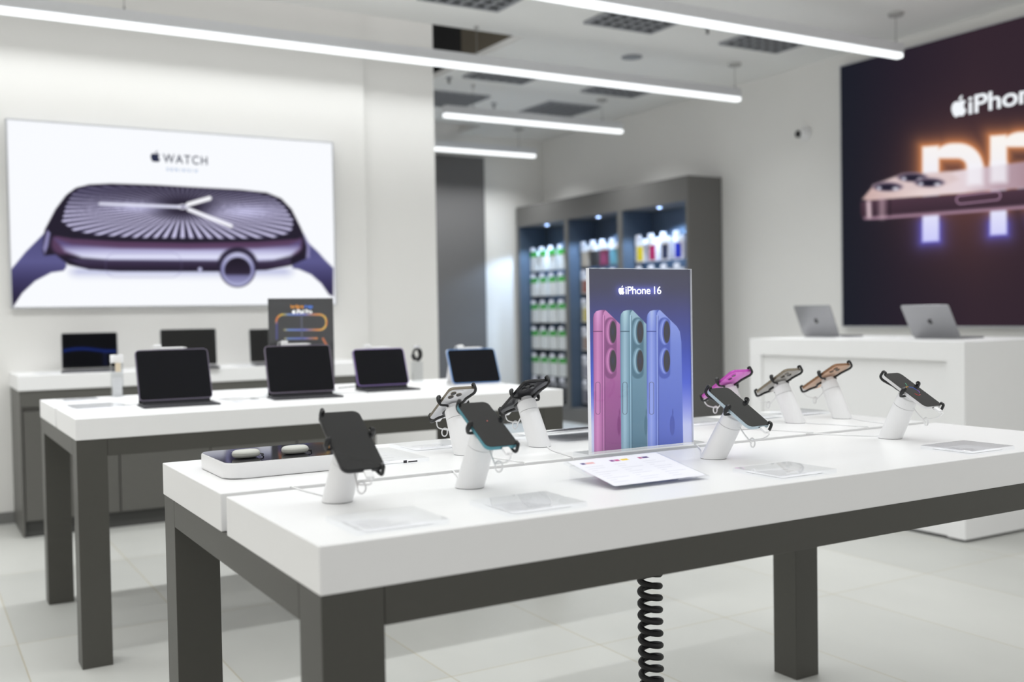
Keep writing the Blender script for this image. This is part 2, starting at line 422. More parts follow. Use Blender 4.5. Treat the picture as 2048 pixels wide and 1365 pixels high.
for x, y, lb in ((5.133, 5.81, 'tiny sprinkler head just under the highest strip light'), (5.072, 8.874, 'tiny sprinkler head above second-shortest strip light'), (4.171, 8.083, 'tiny sprinkler head right beside the column edge')):
    t = thing('sprinkler_head', lb, 'sprinkler', (x, y, CZ), group='small ceiling sprinklers')
    link('escutcheon', cyl(bmesh.new(), (0, 0), 0.03, -0.008, 0, 20), M_gf, t)
    link('nozzle', cyl(bmesh.new(), (0, 0), 0.012, -0.05, -0.0081, 14, 0.008), M_seam, t)
t = thing('security_camera', 'small white dome security camera with black lens on the right wall', 'security camera', (RX, 6.34, 2.70))
link('mount', cyl(bmesh.new(), (0, 0), 0.058, -0.03, -0.001, 32, axis='x'), M_plast, t, True)
bm = ball(bmesh.new(), (-0.035, 0, 0), 0.046, 24); link('eyeball', bm, M_plast, t, True)
link('lens', cyl(bmesh.new(), (0.022, -0.004), 0.03, -0.086, -0.062, 24, axis='x'), M_blackg, t, True)

# ------------------------------------------------------------------ watch lightbox on the left wall
t = thing('lightbox_sign', 'huge white backlit sign with a dark smartwatch lying on its side', 'lightbox sign', (0.56, WY, 1.292))
bm = bmesh.new(); W_, H_ = 2.02, 1.108
box(bm, -0.008, 0, -0.05, -0.001, -0.008, H_+0.008); box(bm, W_, W_+0.008, -0.05, -0.001, -0.008, H_+0.008)
box(bm, 0, W_, -0.05, -0.001, -0.008, 0); box(bm, 0, W_, -0.05, -0.001, H_, H_+0.008)
link('frame', bm, mat('lightbox_frame', (196, 198, 202), 0.4, metal=0.4), t)
link('backing', B(0, W_, -0.034, -0.001, 0, H_), M_plast, t)
HW = [1097.57, -29.6686, 72.3162, 89.4798, -991.57, 1213.41, 0.0829565, -0.00426462]
def paint_watch(X, Y):
    img = np.zeros(X.shape+(3,)); img[:] = (249, 251, 255)
    # soft contact glow under the case
    over(img, 0.55*np.clip(1-np.abs(Y-1010)/60, 0, 1)*cov(sd_rr(X, Y, 420, 1700, 960, 1040, 40), 40), (140, 145, 200))
    bl = [(55, 1005), (150, 890), (245, 795), (290, 740), (310, 820), (262, 905), (330, 893), (380, 930), (390, 975), (372, 1000), (300, 1010), (205, 1060), (130, 1130), (72, 1218), (50, 1218)]
    br = [(1785, 820), (1860, 890), (1900, 935), (1950, 985), (1950, 1150), (1925, 1140), (1880, 1075), (1820, 1022), (1750, 992), (1712, 985), (1705, 955), (1730, 925), (1790, 925)]
    for P, gx, sg in ((bl, 60, 1), (br, 1940, -1)):
        q = (Y-800)/420.0
        col = ramp(q + 0.35*np.abs(X-gx)/330*0, [(0, (80, 78, 124)), (0.35, (92, 90, 140)), (0.6, (62, 58, 98)), (1, (32, 26, 48))])
        over(img, cov(sd_poly(X, Y, P), 5), col)
    body = [(248, 880), (262, 760), (325, 640), (385, 560), (440, 518), (520, 496), (650, 490), (900, 498), (1100, 510), (1400, 526), (1560, 543), (1645, 578), (1705, 640), (1755, 740), (1790, 820), (1805, 900), (1790, 930), (1700, 970), (1560, 995), (1290, 1003), (700, 1002), (520, 992), (400, 965), (325, 905), (258, 912)]
    bd = sd_poly(X, Y, body); a = cov(bd, 5)
    over(img, a, (34, 28, 44))
    # sides of the case
    over(img, cov(sd_poly(X, Y, [(250, 870), (275, 760), (295, 775), (280, 860), (262, 905)]), 6), (140, 136, 180))
    over(img, cov(sd_poly(X, Y, [(1775, 780), (1812, 850), (1812, 925), (1790, 925), (1795, 860)]), 6), (140, 136, 180))
    # plum edge then bright chamfer
    edge = 835+18*np.sin(np.clip((X-300)/1480, 0, 1)*PI)
    over(img, a*cov(sd_rr(X, Y, 300, 1770, 780, 905, 60), 14), (88, 62, 92))
    ch = [(318, 812), (420, 845), (700, 866), (1100, 872), (1500, 866), (1690, 850), (1762, 822), (1755, 870), (1700, 915), (1600, 942), (1500, 948), (1280, 945), (640, 940), (480, 925), (380, 885)]
    over(img, cov(sd_poly(X, Y, ch), 12), ramp((Y-845)/95, [(0, (96, 84, 130)), (0.45, (188, 186, 222)), (0.8, (226, 228, 250)), (1, (190, 188, 226))]))
    lower = [(400, 930), (640, 942), (1280, 947), (1560, 950), (1700, 930), (1700, 965), (1560, 995), (1290, 1003), (700, 1002), (520, 992)]
    over(img, cov(sd_poly(X, Y, lower), 5), ramp((Y-940)/62, [(0, (66, 56, 84)), (0.5, (50, 40, 62)), (1, (34, 28, 44))]))
    # black glass
    gl = [(285, 770), (300, 700), (345, 625), (400, 548), (455, 512), (540, 500), (700, 497), (1100, 514), (1400, 530), (1550, 548), (1630, 582), (1690, 645), (1740, 740), (1765, 800), (1740, 815), (1500, 832), (1100, 838), (700, 830), (420, 812), (320, 795)]
    over(img, cov(sd_poly(X, Y, gl), 4), (36, 31, 46))
    # dial
    dl = [(362, 712), (385, 620), (425, 545), (480, 512), (620, 502), (900, 508), (1200, 518), (1480, 540), (1600, 570), (1660, 620), (1712, 700), (1712, 750), (1690, 780), (1600, 806), (1350, 812), (800, 806), (560, 790), (430, 765)]
    dd = sd_poly(X, Y, dl); cx, cy = 1068, 627
    ang = np.arctan2((Y-cy)/0.36, X-cx); rad = np.hypot((Y-cy)/0.36, X-cx)
    base = ramp(rad/620, [(0, (38, 32, 48)), (0.35, (46, 41, 60)), (1, (54, 49, 74))])
    glow = np.exp(-((X-800)/150)**2-((Y-632)/30)**2)*0.7+np.exp(-((X-1440)/170)**2-((Y-655)/42)**2)*0.75
    base = base+(np.array((205, 205, 245))-base)*np.clip(glow, 0, 1)[..., None]
    over(img, cov(dd, 4), base)
    k = 60; ph = ang*k/(2*PI); f = np.abs(ph-np.round(ph))
    wd = 0.22; ray = np.clip((wd-f)/0.10+0.5, 0, 1)*np.clip((rad-90)/160, 0, 1)
    br_ = 0.30+0.70*np.clip((Y-535)/120, 0, 1)
    over(img, cov(dd, 4)*ray*np.clip(br_, 0, 1)*0.96, (214, 210, 244))
    # hands
    over(img, cov(sd_seg(X, Y, (585, 608), (1045, 626), 9), 4), (226, 226, 246))
    over(img, cov(sd_seg(X, Y, (1100, 612), (1225, 576), 13), 4), (250, 250, 255))
    over(img, cov(sd_seg(X, Y, (1105, 642), (1350, 738), 12), 4), (246, 246, 255))
    over(img, cov(sd_ell(X, Y, 1070, 626, 28, 15), 4), (236, 236, 250)); over(img, cov(sd_ell(X, Y, 1070, 626, 12, 7), 3), (90, 84, 120))
    # side button, pin hole and crown
    bt = sd_rr(X, Y, 618, 1062, 896, 1040, 60); over(img, cov(np.abs(bt)-1.5, 2.5)*0.5, (120, 114, 160))
    over(img, cov(sd_ell(X, Y, 1170, 992, 12, 12), 4), (190, 190, 225))
    over(img, cov(sd_ell(X, Y, 1390, 975, 118, 112), 8)*cov(sd_poly(X, Y, body), 4), (40, 34, 52))
    over(img, cov(sd_ell(X, Y, 1390, 990, 106, 108), 5), (58, 52, 78))
    over(img, cov(sd_ell(X, Y, 1390, 992, 97, 99), 5), ramp((Y-890)/200, [(0, (196, 196, 226)), (0.5, (140, 140, 186)), (1, (176, 178, 214))]))
    over(img, cov(sd_ell(X, Y, 1390, 998, 78, 76), 4), ramp((Y-925)/145, [(0, (30, 24, 38)), (0.62, (46, 38, 56)), (0.75, (120, 118, 160)), (1, (150, 150, 190))]))
    return img
printed('picture_panel', W_, H_, 560, 307, paint_watch, picture_mat('watch_lightbox_print', 1.0), t, MY(0, -0.042, 0), HW)
M_wtxt = mat('lightbox_ink', (44, 48, 70), 0.8, spec=0.0, emit=0.4)
logo('logo', 0.072, M_wtxt, t, MY(0.842, -0.0425, 0.944), 0.0004)
lettering('lettering', 'WATCH', 0.078, M_wtxt, t, MY(0.888, -0.0426, 0.909), 0.279, 0.001, spacing=1.2)
lettering('lettering', 'SERIES 10', 0.028, mat('lightbox_ink_pale', (120, 140, 170), 0.8, spec=0, emit=0.8), t, MY(0.908, -0.0426, 0.857), 0.194, 0.0005, spacing=1.6)

# ------------------------------------------------------------------ phone lightbox on the right wall
t = thing('lightbox_sign', 'dark backlit sign with a glowing PRO and a rose gold phone', 'lightbox sign', (RX, 5.925, 1.055))
W_, H_ = 3.1, 2.12
bm = bmesh.new()
box(bm, -0.05, -0.001, 0, 0.008, -0.008, H_+0.008); box(bm, -0.05, -0.001, -W_-0.008, -W_, -0.008, H_+0.008)
box(bm, -0.05, -0.001, -W_, 0, -0.008, 0); box(bm, -0.05, -0.001, -W_, 0, H_, H_+0.008)
link('frame', bm, MATS['lightbox_frame'], t)
link('backing', B(-0.034, -0.001, -W_, 0, 0, H_), M_plast, t)
HP = [373.321, -4.55416, 93.3609, -132.257, -491.74, 1309.64, -0.101459, -0.00307527]
def paint_pro(X, Y):
    img = ramp(np.clip((X-100)/520, 0, 1), [(0, (27, 29, 40)), (0.45, (40, 32, 44)), (1, (52, 38, 48))])
    g = np.exp(-((X-560)/230)**2-((Y-760)/260)**2); over(img, 0.30*g, (190, 110, 80))
    def P(dx, kind, soft, grow):
        s = None
        bars = [[(412+dx, 590-dx*.16), (478+dx, 585-dx*.16), (478+dx, 968-dx*.1), (412+dx, 972-dx*.1)]]
        ds = [sd_poly(X, Y, b) for b in bars]
        top = 570-dx*0.17
        if kind in 'PR':
            o = sd_rr(X, Y, 440+dx, 655+dx, top+6, top+205, 98); i = sd_rr(X, Y, 400+dx, 592+dx, top+66, top+145, 40)
            ds.append(np.maximum(o, -i))
            if kind == 'R': ds.append(sd_seg(X, Y, (540+dx, top+200), (640+dx, top+390), 33))
        d = ds[0]
        for q in ds[1:]: d = np.minimum(d, q)
        return d
    d = np.minimum(P(0, 'P', 0, 0), P(272, 'R', 0, 0))
    o = np.abs(sd_ell(X, Y, 1110, 700, 150, 185))-33; d = np.minimum(d, o)
    warm = np.exp(-np.clip(d, 0, None)/26)*np.clip((900-Y)/120, 0, 1); cool = np.exp(-np.clip(d, 0, None)/22)*np.clip((Y-840)/60, 0, 1)
    over(img, np.clip(warm*0.95, 0, 1), (236, 150, 92)); over(img, np.clip(cool*0.9, 0, 1), (110, 104, 220))
    over(img, cov(d, 5), ramp((Y-560)/420, [(0, (255, 250, 246)), (0.6, (240, 240, 255)), (1, (206, 206, 255))]))
    # the phone, seen from its long edge
    sl = -0.075
    yy = Y-sl*(X-400)
    back = [(165, 805+sl*-235), (225, 745), (330, 705), (560, 680), (900, 640), (1500, 560), (1500, 720), (170, 800)]
    over(img, cov(sd_poly(X, Y, [(170, 800), (215, 745), (300, 712), (520, 690), (820, 650), (1500, 575), (1500, 700), (700, 765), (200, 808)]), 5), ramp((X-160)/700, [(0, (204, 172, 168)), (0.35, (236, 216, 214)), (0.6, (232, 216, 222)), (0.8, (190, 164, 176)), (1, (170, 140, 150))]))
    over(img, cov(np.minimum(sd_rr(X, Y, 590, 655, 660, 745, 8), sd_rr(X, Y, 684, 752, 650, 735, 8)), 12)*.8, (250, 248, 255))
    side = [(164, 812), (200, 806), (700, 768), (1500, 690), (1500, 790), (700, 848), (220, 882), (178, 882), (164, 862)]
    over(img, cov(sd_poly(X, Y, side), 4), ramp((yy-775)/100, [(0, (226, 206, 216)), (0.12, (80, 56, 70)), (0.75, (62, 44, 56)), (0.9, (176, 140, 160)), (1, (120, 90, 110))]))
    over(img, cov(sd_seg(X, Y, (196, 815), (198, 868), 8), 8), (232, 206, 214)); over(img, cov(sd_seg(X, Y, (281, 800), (281, 868), 2), 2), (30, 22, 30))
    over(img, cov(sd_seg(X, Y, (250, 806), (250, 868), 10), 14)*0.7, (210, 180, 190))
    bt = sd_seg(X, Y, (565, 802), (708, 786), 17); over(img, cov(np.abs(bt)-2, 2), (200, 160, 190))
    # lenses
    over(img, cov(sd_poly(X, Y, [(215, 745), (330, 700), (520, 690), (560, 720), (480, 755), (250, 775)]), 8)*0.8, (222, 200, 200))
    for (a, b_) in ((272, 750), (372, 712), (440, 733)):
        over(img, cov(sd_ell(X, Y, a, b_, 58, 19), 4), (120, 104, 124)); over(img, cov(sd_ell(X, Y, a, b_+2, 47, 13), 4), (36, 32, 50))
        over(img, cov(sd_ell(X, Y, a+32, b_+8, 12, 6), 4), (226, 224, 236)); over(img, cov(sd_ell(X, Y, a-34, b_+6, 8, 6), 4), (220, 220, 236))
    return img
printed('picture_panel', W_, H_, 620, 420, paint_pro, picture_mat('pro_lightbox_print', 0.95), t, MX(-0.042, 0, 0), HP)
M_glow = emitter('lit_letters', (0.93, 0.96, 1.0), 0.98)
logo('logo', 0.150, M_glow, t, MX(-0.0425, -1.092, 1.602), 0.0004)
lettering('lettering', 'iPhone 16', 0.182, M_glow, t, MX(-0.0426, -1.170, 1.532), 0.86, 0.003, spacing=0.97)

# ------------------------------------------------------------------ back counter below the watch sign
t = thing('base_cabinet', 'dark grey base cabinet with flush doors under the smartwatch lightbox', 'cabinet', (0.54, 6.28, 0))
cw = 2.12
link('body', B(0.012, cw, 0.02, 0.538, 0.09, 0.819), M_grey, t)
link('end_panel', B(0, 0.0115, 0.004, 0.538, 0.012, 0.819), M_grey, t)
link('plinth', B(0.012, cw, 0.03, 0.52, 0, 0.089), mat('plinth_dark', (62, 62, 60), 0.6), t)
link('filler_strip', B(0.012, cw, 0.004, 0.0195, 0.73, 0.819), M_grey, t)
xs = [0.014, 0.515, 1.035, 1.575, 2.118]
for i in range(4):
    link('door', B(xs[i]+.004, xs[i+1]-.004, 0.0, 0.019, 0.095, 0.702, bev=0.0015), M_grey, t)
tag(link('worktop', B(0.535, 2.67, 6.275, 6.819, 0.82, 0.904, bev=0.0025), M_white, None), 'thick white worktop on the dark cabinet, carrying three open laptops', 'worktop')

# ------------------------------------------------------------------ display tables
def table(x0, x1, y0, y1, label):
    H = 0.866; S = 0.074; lw = 0.1
    t = thing('display_table', label, 'table', (x0, y0, 0), group='long white and grey display tables')
    X1 = x1-x0; Y1 = y1-y0; g0 = Y1/2-0.024; g1 = Y1/2+0.016
    link('tabletop', B(0, X1, 0, g0, H-S, H, bev=0.002), M_white, t)
    link('tabletop', B(0, X1, g1, Y1, H-S, H, bev=0.002), M_white, t)
    e = 0.002; zt = H-S-0.0005
    for a, b_ in ((e, e), (X1-e-lw, e), (e, Y1-e-lw), (X1-e-lw, Y1-e-lw)):
        link('leg', B(a, a+lw, b_, b_+lw, 0, zt, bev=0.0015), M_leg, t)
    for b_ in (e, Y1-e-0.03): link('apron', B(e+lw+.0008, X1-e-lw-.0008, b_, b_+0.03, zt-0.06, zt, bev=0.001), M_leg, t)
    for a in (e, X1-e-0.03): link('apron', B(a, a+0.03, e+lw+.0008, Y1-e-lw-.0008, zt-0.06, zt, bev=0.001), M_leg, t)
    link('cable_tray', B(0.06, X1-0.06, Y1/2-0.05, Y1/2+0.05, zt-0.045, zt, bev=0.001), M_plast, t)
    return t
table(0.513, 2.556, 1.434, 2.490, 'long white-topped display table in front, holding nine phones on stands')
table(0.496, 2.490, 3.788, 4.845, 'white-topped grey-legged table behind the front one, holding four tablets')
TZ = 0.866

# ------------------------------------------------------------------ white till counter at the right
t = thing('service_counter', 'white block counter with a recessed front panel under the dark phone sign', 'counter', (4.603, 3.318, 0))
link('top_slab', B(0, 0.85, 0, 1.53, 0.922, 1.02), M_white, t)
link('end_panel', B(0, 0.85, 0, 0.104, 0.014, 0.9218), M_white, t)
link('end_panel', B(0, 0.85, 1.436, 1.53, 0.014, 0.9215, bev=0.002), M_white, t)
link('front_panel', B(0.022, 0.06, 0.1045, 1.4355, 0.014, 0.9215), M_white, t)
link('plinth', B(0.02, 0.83, 0.02, 1.51, 0, 0.0135), M_black, t)  # thin black strip, added to deepen the shadow line at the foot

# ------------------------------------------------------------------ accessory shelving
SX0, SX1, SY0, SY1, SH = 6.277, 6.69, 7.402, 10.50, 2.457
t = thing('display_shelving', 'tall dark grey accessory wall unit with three lit bays against right wall', 'shelving unit', (SX0, SY0, 0))
D = SX1-SX0; LY = SY1-SY0
M_sh = mat('shelving_grey', (104, 103, 101), 0.55, noise=0.02)
link('side_panel', B(0, D, 0, 0.035, 0, SH, bev=0.001), M_sh, t); link('side_panel', B(0, D, LY-0.045, LY, 0, SH, bev=0.001), M_sh, t)
link('header', B(0, D, 0.0355, LY-0.0455, 2.225, SH), M_sh, t)
link('plinth', B(0.01, D, 0.0355, LY-0.0455, 0, 0.16), M_sh, t)
link('back_panel', B(D-0.03, D-0.001, 0.0355, LY-0.0455, 0.1605, 2.2245), M_slate, t)
bays = [(2.078, 3.053, 'left'), (1.098, 2.005, 'middle'), (0.0355, 1.022, 'right')]
link('divider', B(0, D-0.031, 2.0055, 2.0775, 0.1605, 2.2245), M_sh, t)
link('divider', B(0, D-0.031, 1.0225, 1.0975, 0.1605, 2.2245), M_sh, t)
# blue-grey lining of every bay
for y0, y1, nm in bays:
    link('bay_lining', B(0.012, D-0.031, y1-0.006, y1-0.0005, 0.1605, 2.2245), M_slate, t)
    link('bay_lining', B(0.012, D-0.031, y0+0.0005, y0+0.006, 0.1605, 2.2245), M_slate, t)
    for f in (0.5,):
        yy = y0+(y1-y0)*f
        c = link('downlight', cyl(bmesh.new(), (0.09, yy), 0.030, 2.213, 2.2245, 24), mat('downlight_rim', (170, 175, 185), 0.4), t)
        link('bulb', cyl(bmesh.new(), (0.09, yy), 0.020, 2.208, 2.2129, 24), emitter('cool_led', (0.40, 0.58, 1.0), 9), c)
        ld = bpy.data.lights.new('bay_spot', 'SPOT'); ld.energy = 48; ld.color = (0.50, 0.70, 1.0); ld.spot_size = math.radians(132); ld.spot_blend = 0.3; ld.shadow_soft_size = 0.02
        lo = bpy.data.objects.new('bay_spot', ld); COL.objects.link(lo); lo.location = (SX0+0.09, SY0+yy, 2.20)
# hooks and the hanging packages
zr = [1.93, 1.62, 1.31, 1.00, 0.69, 0.42]
tagm = mat('price_tag_white', (236, 236, 244), 0.5); hookm = mat('hook_steel', (150, 152, 158), 0.35, metal=0.8)
shelf_root = t
protos = {}
def package(kind, label, loc, group):
    if kind not in protos:
        wd, hh, cols = kind
        o = thing('accessory_package', label, 'package', loc, group=group)
        a, b_, ins = cols
        link('box', B(-0.035, 0.0, -wd/2, wd/2, -hh, -0.0, bev=0.002), mat('pack_%d_%d_%d' % b_, b_, 0.45), o)
        link('header_card', B(-0.0375, -0.0355, -wd/2, wd/2, -hh*0.27, -0.001), mat('pack_%d_%d_%d' % a, a, 0.5), o)
        link('insert', B(-0.0375, -0.0355, -wd*ins[1]/2, wd*ins[1]/2, -hh*0.93, -hh*0.32), mat('pack_%d_%d_%d' % ins[0], ins[0], 0.35), o)
        protos[kind] = o; return o
    src = protos[kind]; o = src.copy(); COL.objects.link(o); o.location = loc; tag(o, label, 'package', group)
    for ch in src.children:
        c = ch.copy(); COL.objects.link(c); c.parent = o
    return o
ordn = ['first', 'second', 'third', 'fourth', 'fifth', 'sixth']; rown = ['top row', 'second row down', 'third row down', 'fourth row down', 'fifth row down', 'bottom row']
G, W, DK = (60, 168, 62), (224, 226, 224), (40, 42, 46)
def colname(c):
    return {(60, 168, 62): 'green'}.get(c, '')
BAY = {'left': [[(G, W, ((205, 208, 208), .5), 'white package with green header')]*5]*5 + [[((150, 150, 155), DK, ((60, 62, 66), .6), 'dark accessory package')]*5],
 'middle': [[((236, 238, 244), (168, 160, 148), ((186, 174, 156), .7), 'beige phone case pack'), ((236, 238, 244), (70, 66, 64), ((52, 50, 50), .7), 'black phone case pack'), ((236, 238, 244), (120, 62, 88), ((140, 66, 98), .7), 'mauve phone case pack'),
             ((236, 238, 244), (110, 148, 158), ((96, 150, 166), .7), 'teal phone case pack'), ((236, 238, 244), (216, 212, 200), ((232, 224, 196), .7), 'cream phone case pack')],
            [((236, 238, 244), (200, 196, 192), ((150, 96, 84), .6), 'white pack with rust case')]*5, [((226, 226, 220), (214, 212, 200), ((200, 186, 120), .6), 'white pack with straw case')]*5,
            [((226, 226, 230), (190, 188, 186), ((150, 130, 120), .6), 'white pack with tan case')]*5, [((226, 226, 230), (200, 200, 204), ((140, 140, 150), .6), 'white pack with grey case')]*5, [((206, 206, 210), (180, 180, 188), ((110, 110, 120), .6), 'white pack with dark grey case')]*5],
 'right': [[((240, 242, 248), (226, 222, 224), ((222, 200, 20), .62), 'white pack with a yellow phone case'), ((240, 242, 248), (222, 216, 224), ((160, 26, 84), .62), 'white pack with a crimson phone case'), ((240, 242, 248), (222, 220, 226), ((44, 52, 76), .62), 'white pack with a navy phone case'),
            ((240, 242, 248), (222, 218, 228), ((14, 40, 160), .62), 'white pack with a bright blue phone case'), ((240, 242, 248), (214, 210, 208), ((80, 74, 74), .62), 'white pack with a dark grey phone case')],
           [((240, 242, 248), (224, 224, 230), ((170, 172, 190), .6), 'pale package')]*5] + [None]*4}
for y0, y1, nm in bays:
    for r, z in enumerate(zr):
        rowdef = BAY[nm][r]
        if rowdef is None: continue
        n = 5
        for c in range(n):
            # left to right in the picture is from high y to low y
            yy = y1-0.100-(y1-y0-0.195)*c/(n-1)
            hk = link('hook', tube(bmesh.new(), [(D-0.031, yy, z+0.012), (0.145, yy, z+0.012), (0.138, yy, z+0.022)], 0.003, 6), hookm, shelf_root)
            link('price_tag', B(0.128, 0.134, yy-0.042, yy+0.042, z+0.0, z+0.044, bev=0.001), tagm, hk)
            a, b_, ins, txt = rowdef[c]
            hh = 0.215 if r else 0.23
            if nm == 'middle' and r > 0 and c > 0: continue
            pk = package((0.150, hh, (a, b_, ins)), '%s, %s, %s in %s bay' % (txt, rown[r].replace(' down', ''), ordn[c], nm),
                         (SX0+0.185, SY0+yy, z), 'packages hanging in the %s bay' % nm)

# ------------------------------------------------------------------ phones and their stands
def phone_stand(key, bx, by, yaw, px, dy, pz, tilt, wd, ht, kind, colr, label, slabel, gapdy=0.195, gdx=0.05, thick=0.0082, curl=0.0, cordl=''):
    yw = math.radians(yaw); tl = math.radians(tilt)
    S = thing('phone_stand', slabel, 'phone stand', (bx, by, TZ), yw, group='white security phone stands')
    # phone centre in the stand's own frame
    dxw, dyw = px-bx, dy; c_, s_ = math.cos(yw), math.sin(yw)
    C0 = Vector((dxw*c_+dyw*s_, -dxw*s_+dyw*c_, pz-TZ))
    N = Vector((0, -math.sin(tl), math.cos(tl))); U = Vector((0, math.cos(tl), math.sin(tl))); Rr = Vector((1, 0, 0))
    F = Matrix(((Rr.x, U.x, N.x, C0.x), (Rr.y, U.y, N.y, C0.y), (Rr.z, U.z, N.z, C0.z), (0, 0, 0, 1)))
    top = C0-N*0.0185
    seg = 40
    def ring(s, r):
        c = Vector((0, 0, 0.0012)).lerp(top, s); up_ = Vector((0, 0, 1)).lerp(N, min(1, s*1.05)).normalized()
        ax = Vector((1, 0, 0)); ay = up_.cross(ax).normalized(); ry = r*(1.08-0.08*s)
        return [c+ax*r*math.cos(2*PI*k/seg)+ay*ry*math.sin(2*PI*k/seg) for k in range(seg)]
    r0, r1 = 0.0282, 0.0246
    rad = lambda s: r0+(r1-r0)*s
    link('post', loft(bmesh.new(), [ring(s, rad(s)) for s in (0, .2, .4, .6, .775)]), M_plast, S, True)
    link('seam_ring', loft(bmesh.new(), [ring(s, rad(s)-0.0012) for s in (.7755, .7825)]), M_seam, S, True)
    col = link('collar', loft(bmesh.new(), [ring(s, rad(s)) for s in (.783, .9, .985)]+[ring(1.0, rad(1)-0.0015)]), M_plast, S, True)
    link('foot_pad', loft(bmesh.new(), [[Vector((r0*.97*math.cos(2*PI*k/seg), r0*1.05*math.sin(2*PI*k/seg), z)) for k in range(seg)] for z in (0.0, 0.0011)]), M_seam, S, True)
    for sx in (-1, 1):
        sp = top-N*0.012+Rr*sx*(r1*0.985)*0.78-U*0.0*0+Vector((0, 0, 0))
        q = top-N*0.011+Rr*sx*r1*0.80-U*r1*0.585
        link('screw', ball(bmesh.new(), q, 0.0021, 8), M_black, col, True)
    # mounting puck and clamp arms, in the phone frame
    link('mounting_puck', xform(cyl(bmesh.new(), (0, 0), 0.021, -0.0184, -0.0095, 32, 0.019), F), M_plast, S, True)
    h2, w2, tz = ht/2, wd/2, thick/2
    zb = -0.0122
    arms = [
        [(-.012, .012, zb), (-.016, .030, zb), (-w2*.45, h2*.55, zb), (-w2*.62, h2*.75, zb), (-w2*.74, h2*.93, zb), (-w2*.76, h2+.0040, zb+.004), (-w2*.76, h2+.0046, .002), (-w2*.76, h2+.003, tz+.0040), (-w2*.76, h2-.003, tz+.0042)],
        [(.012, -.012, zb), (.016, -.030, zb), (w2*.2, -h2*.55, zb), (w2*.62, -h2*.75, zb), (w2*.78, -h2*.93, zb), (w2*.82, -h2-.0040, zb+.004), (w2*.82, -h2-.0046, .002), (w2*.82, -h2-.003, tz+.0040), (w2*.82, -h2+.003, tz+.0042)],
        [(-.014, -.002, zb), (-.024, -.004, zb), (-w2-.001, -.004, zb), (-w2-.0056, -.004, zb+.003), (-w2-.0062, -.004, 0), (-w2-.0050, -.004, tz+.0045), (-w2-.0005, -.004, tz+.0062)],
        [(.014, .002, zb), (.024, .012, zb), (w2+.001, .015, zb), (w2+.0056, .015, zb+.003), (w2+.0062, .015, 0), (w2+.0050, .015, tz+.0045), (w2+.0005, .015, tz+.0062)]]
    for i, a in enumerate(arms):
        bm = tube(bmesh.new(), smooth_path(a, 6), (lambda f: 0.0029+(0.0 if f < .5 else .0024*min(1, (f-.5)/.15))) if i > 1 else 0.0034, 10)
        ar = link('clamp_arm', xform(bm, F), M_rub, S, True)
        e = a[-1]; rr = 0.0036 if i < 2 else 0.0052
        bm = ball(bmesh.new(), (e[0]+(0 if i < 2 else (-.003 if i == 2 else .003)), e[1]+((-.0 if i == 0 else .0) if i < 2 else 0), tz+rr*(1 if i < 2 else .62)+0.0006), rr, 14, (1, 1.1, 1 if i < 2 else .62))
        link('rubber_tip', xform(bm, F), mat('gloss_rubber', (14, 14, 16), 0.18, spec=0.7), ar, True)
    # charging plug and its curl back to the post
    pb = bmesh.new(); box(pb, -.0075, .0075, -h2-.0205, -h2-.0009, -.0032, .0032, bev=0.0022)
    ox = w2*0.12
    link('charging_plug', xform(xform(pb, Matrix.Translation((ox, 0, 0))), F), M_plast, S, True)
    P0 = F @ Vector((ox, -h2-.020, 0)); St = top.lerp(Vector((0, 0, 0)), 0.22)+Vector((0.004, -r1*0.93, -0.002))
    mid = (P0+St)/2
    lc = mid+Vector((0, .002, -.030)); lr_ = .0080
    loop = [lc+Vector((lr_*math.cos(q), .0016*math.sin(q*.5), lr_*1.25*math.sin(q))) for q in [math.radians(-230+d_) for d_ in range(40, 400, 24)]]
    path = [P0, P0+Vector((0, -.004, -.004)), P0.lerp(lc, .5)+Vector((.006, -.002, -.003))] + loop[::-1] + [St.lerp(lc, .45)+Vector((-.003, 0, -.001)), St]
    link('curly_cord', tube(bmesh.new(), smooth_path(path, 5), 0.0016, 8), M_plast, S, True)
    cp = [(0.0, .029, .0034), (gdx*.1, .05, .0022), (gdx*.5, .105, .0022), (gdx*.9, gapdy-.022, .0024), (gdx, gapdy-.006, .0028), (gdx, gapdy-.001, .0008), (gdx, gapdy, -.0030)]
    co = link('table_cord', tube(bmesh.new(), smooth_path([(x, max(y, .034), z) if i == 0 else (x, y, z) for i, (x, y, z) in enumerate(cp)], 6), 0.0016, 8), M_plast, None, True)
    co.matrix_world = S.matrix_world.copy(); tag(co, cordl, 'cord', 'thin white cords from the phone stands')
    # ---- the phone itself (own thing)
    Wm = Matrix.Translation((bx, by, TZ)) @ Matrix.Rotation(yw, 4, 'Z') @ F
    P = bpy.data.objects.new('phone', None); COL.objects.link(P); P.matrix_world = Wm; P.empty_display_size = .03
    tag(P, label, 'phone', 'phones clamped on the front table')
    fr, bk, met = colr
    r = 0.0125*wd/.0716
    link('frame', RR(wd, ht, r, -tz+.0006, tz-.0008, .0007, n=8), mat('phone_edge_%d_%d_%d' % fr, fr, 0.3, metal=met), P, True, 50)
    link('back_glass', RR(wd-.0012, ht-.0012, r-.0006, -tz, -tz+.00055, .0002, n=8), mat('phone_back_%d_%d_%d' % bk, bk, 0.28, spec=0.5), P, True, 50)
    sc_ = link('screen', RR(wd-.0016, ht-.0016, r-.0008, tz-.00075, tz, .0002, n=8), M_screen, P, True, 50)
    link('side_button', RR(.0014, .017, .0006, -.0012, .0012, 0, n=3), mat('phone_edge_%d_%d_%d' % fr, fr, 0.3), P) if False else None
    bm = bmesh.new(); box(bm, w2-.0001, w2+.0006, .012, .030, -.0011, .0011, bev=.0002); link('side_button', bm, MATS['phone_edge_%d_%d_%d' % fr], P)
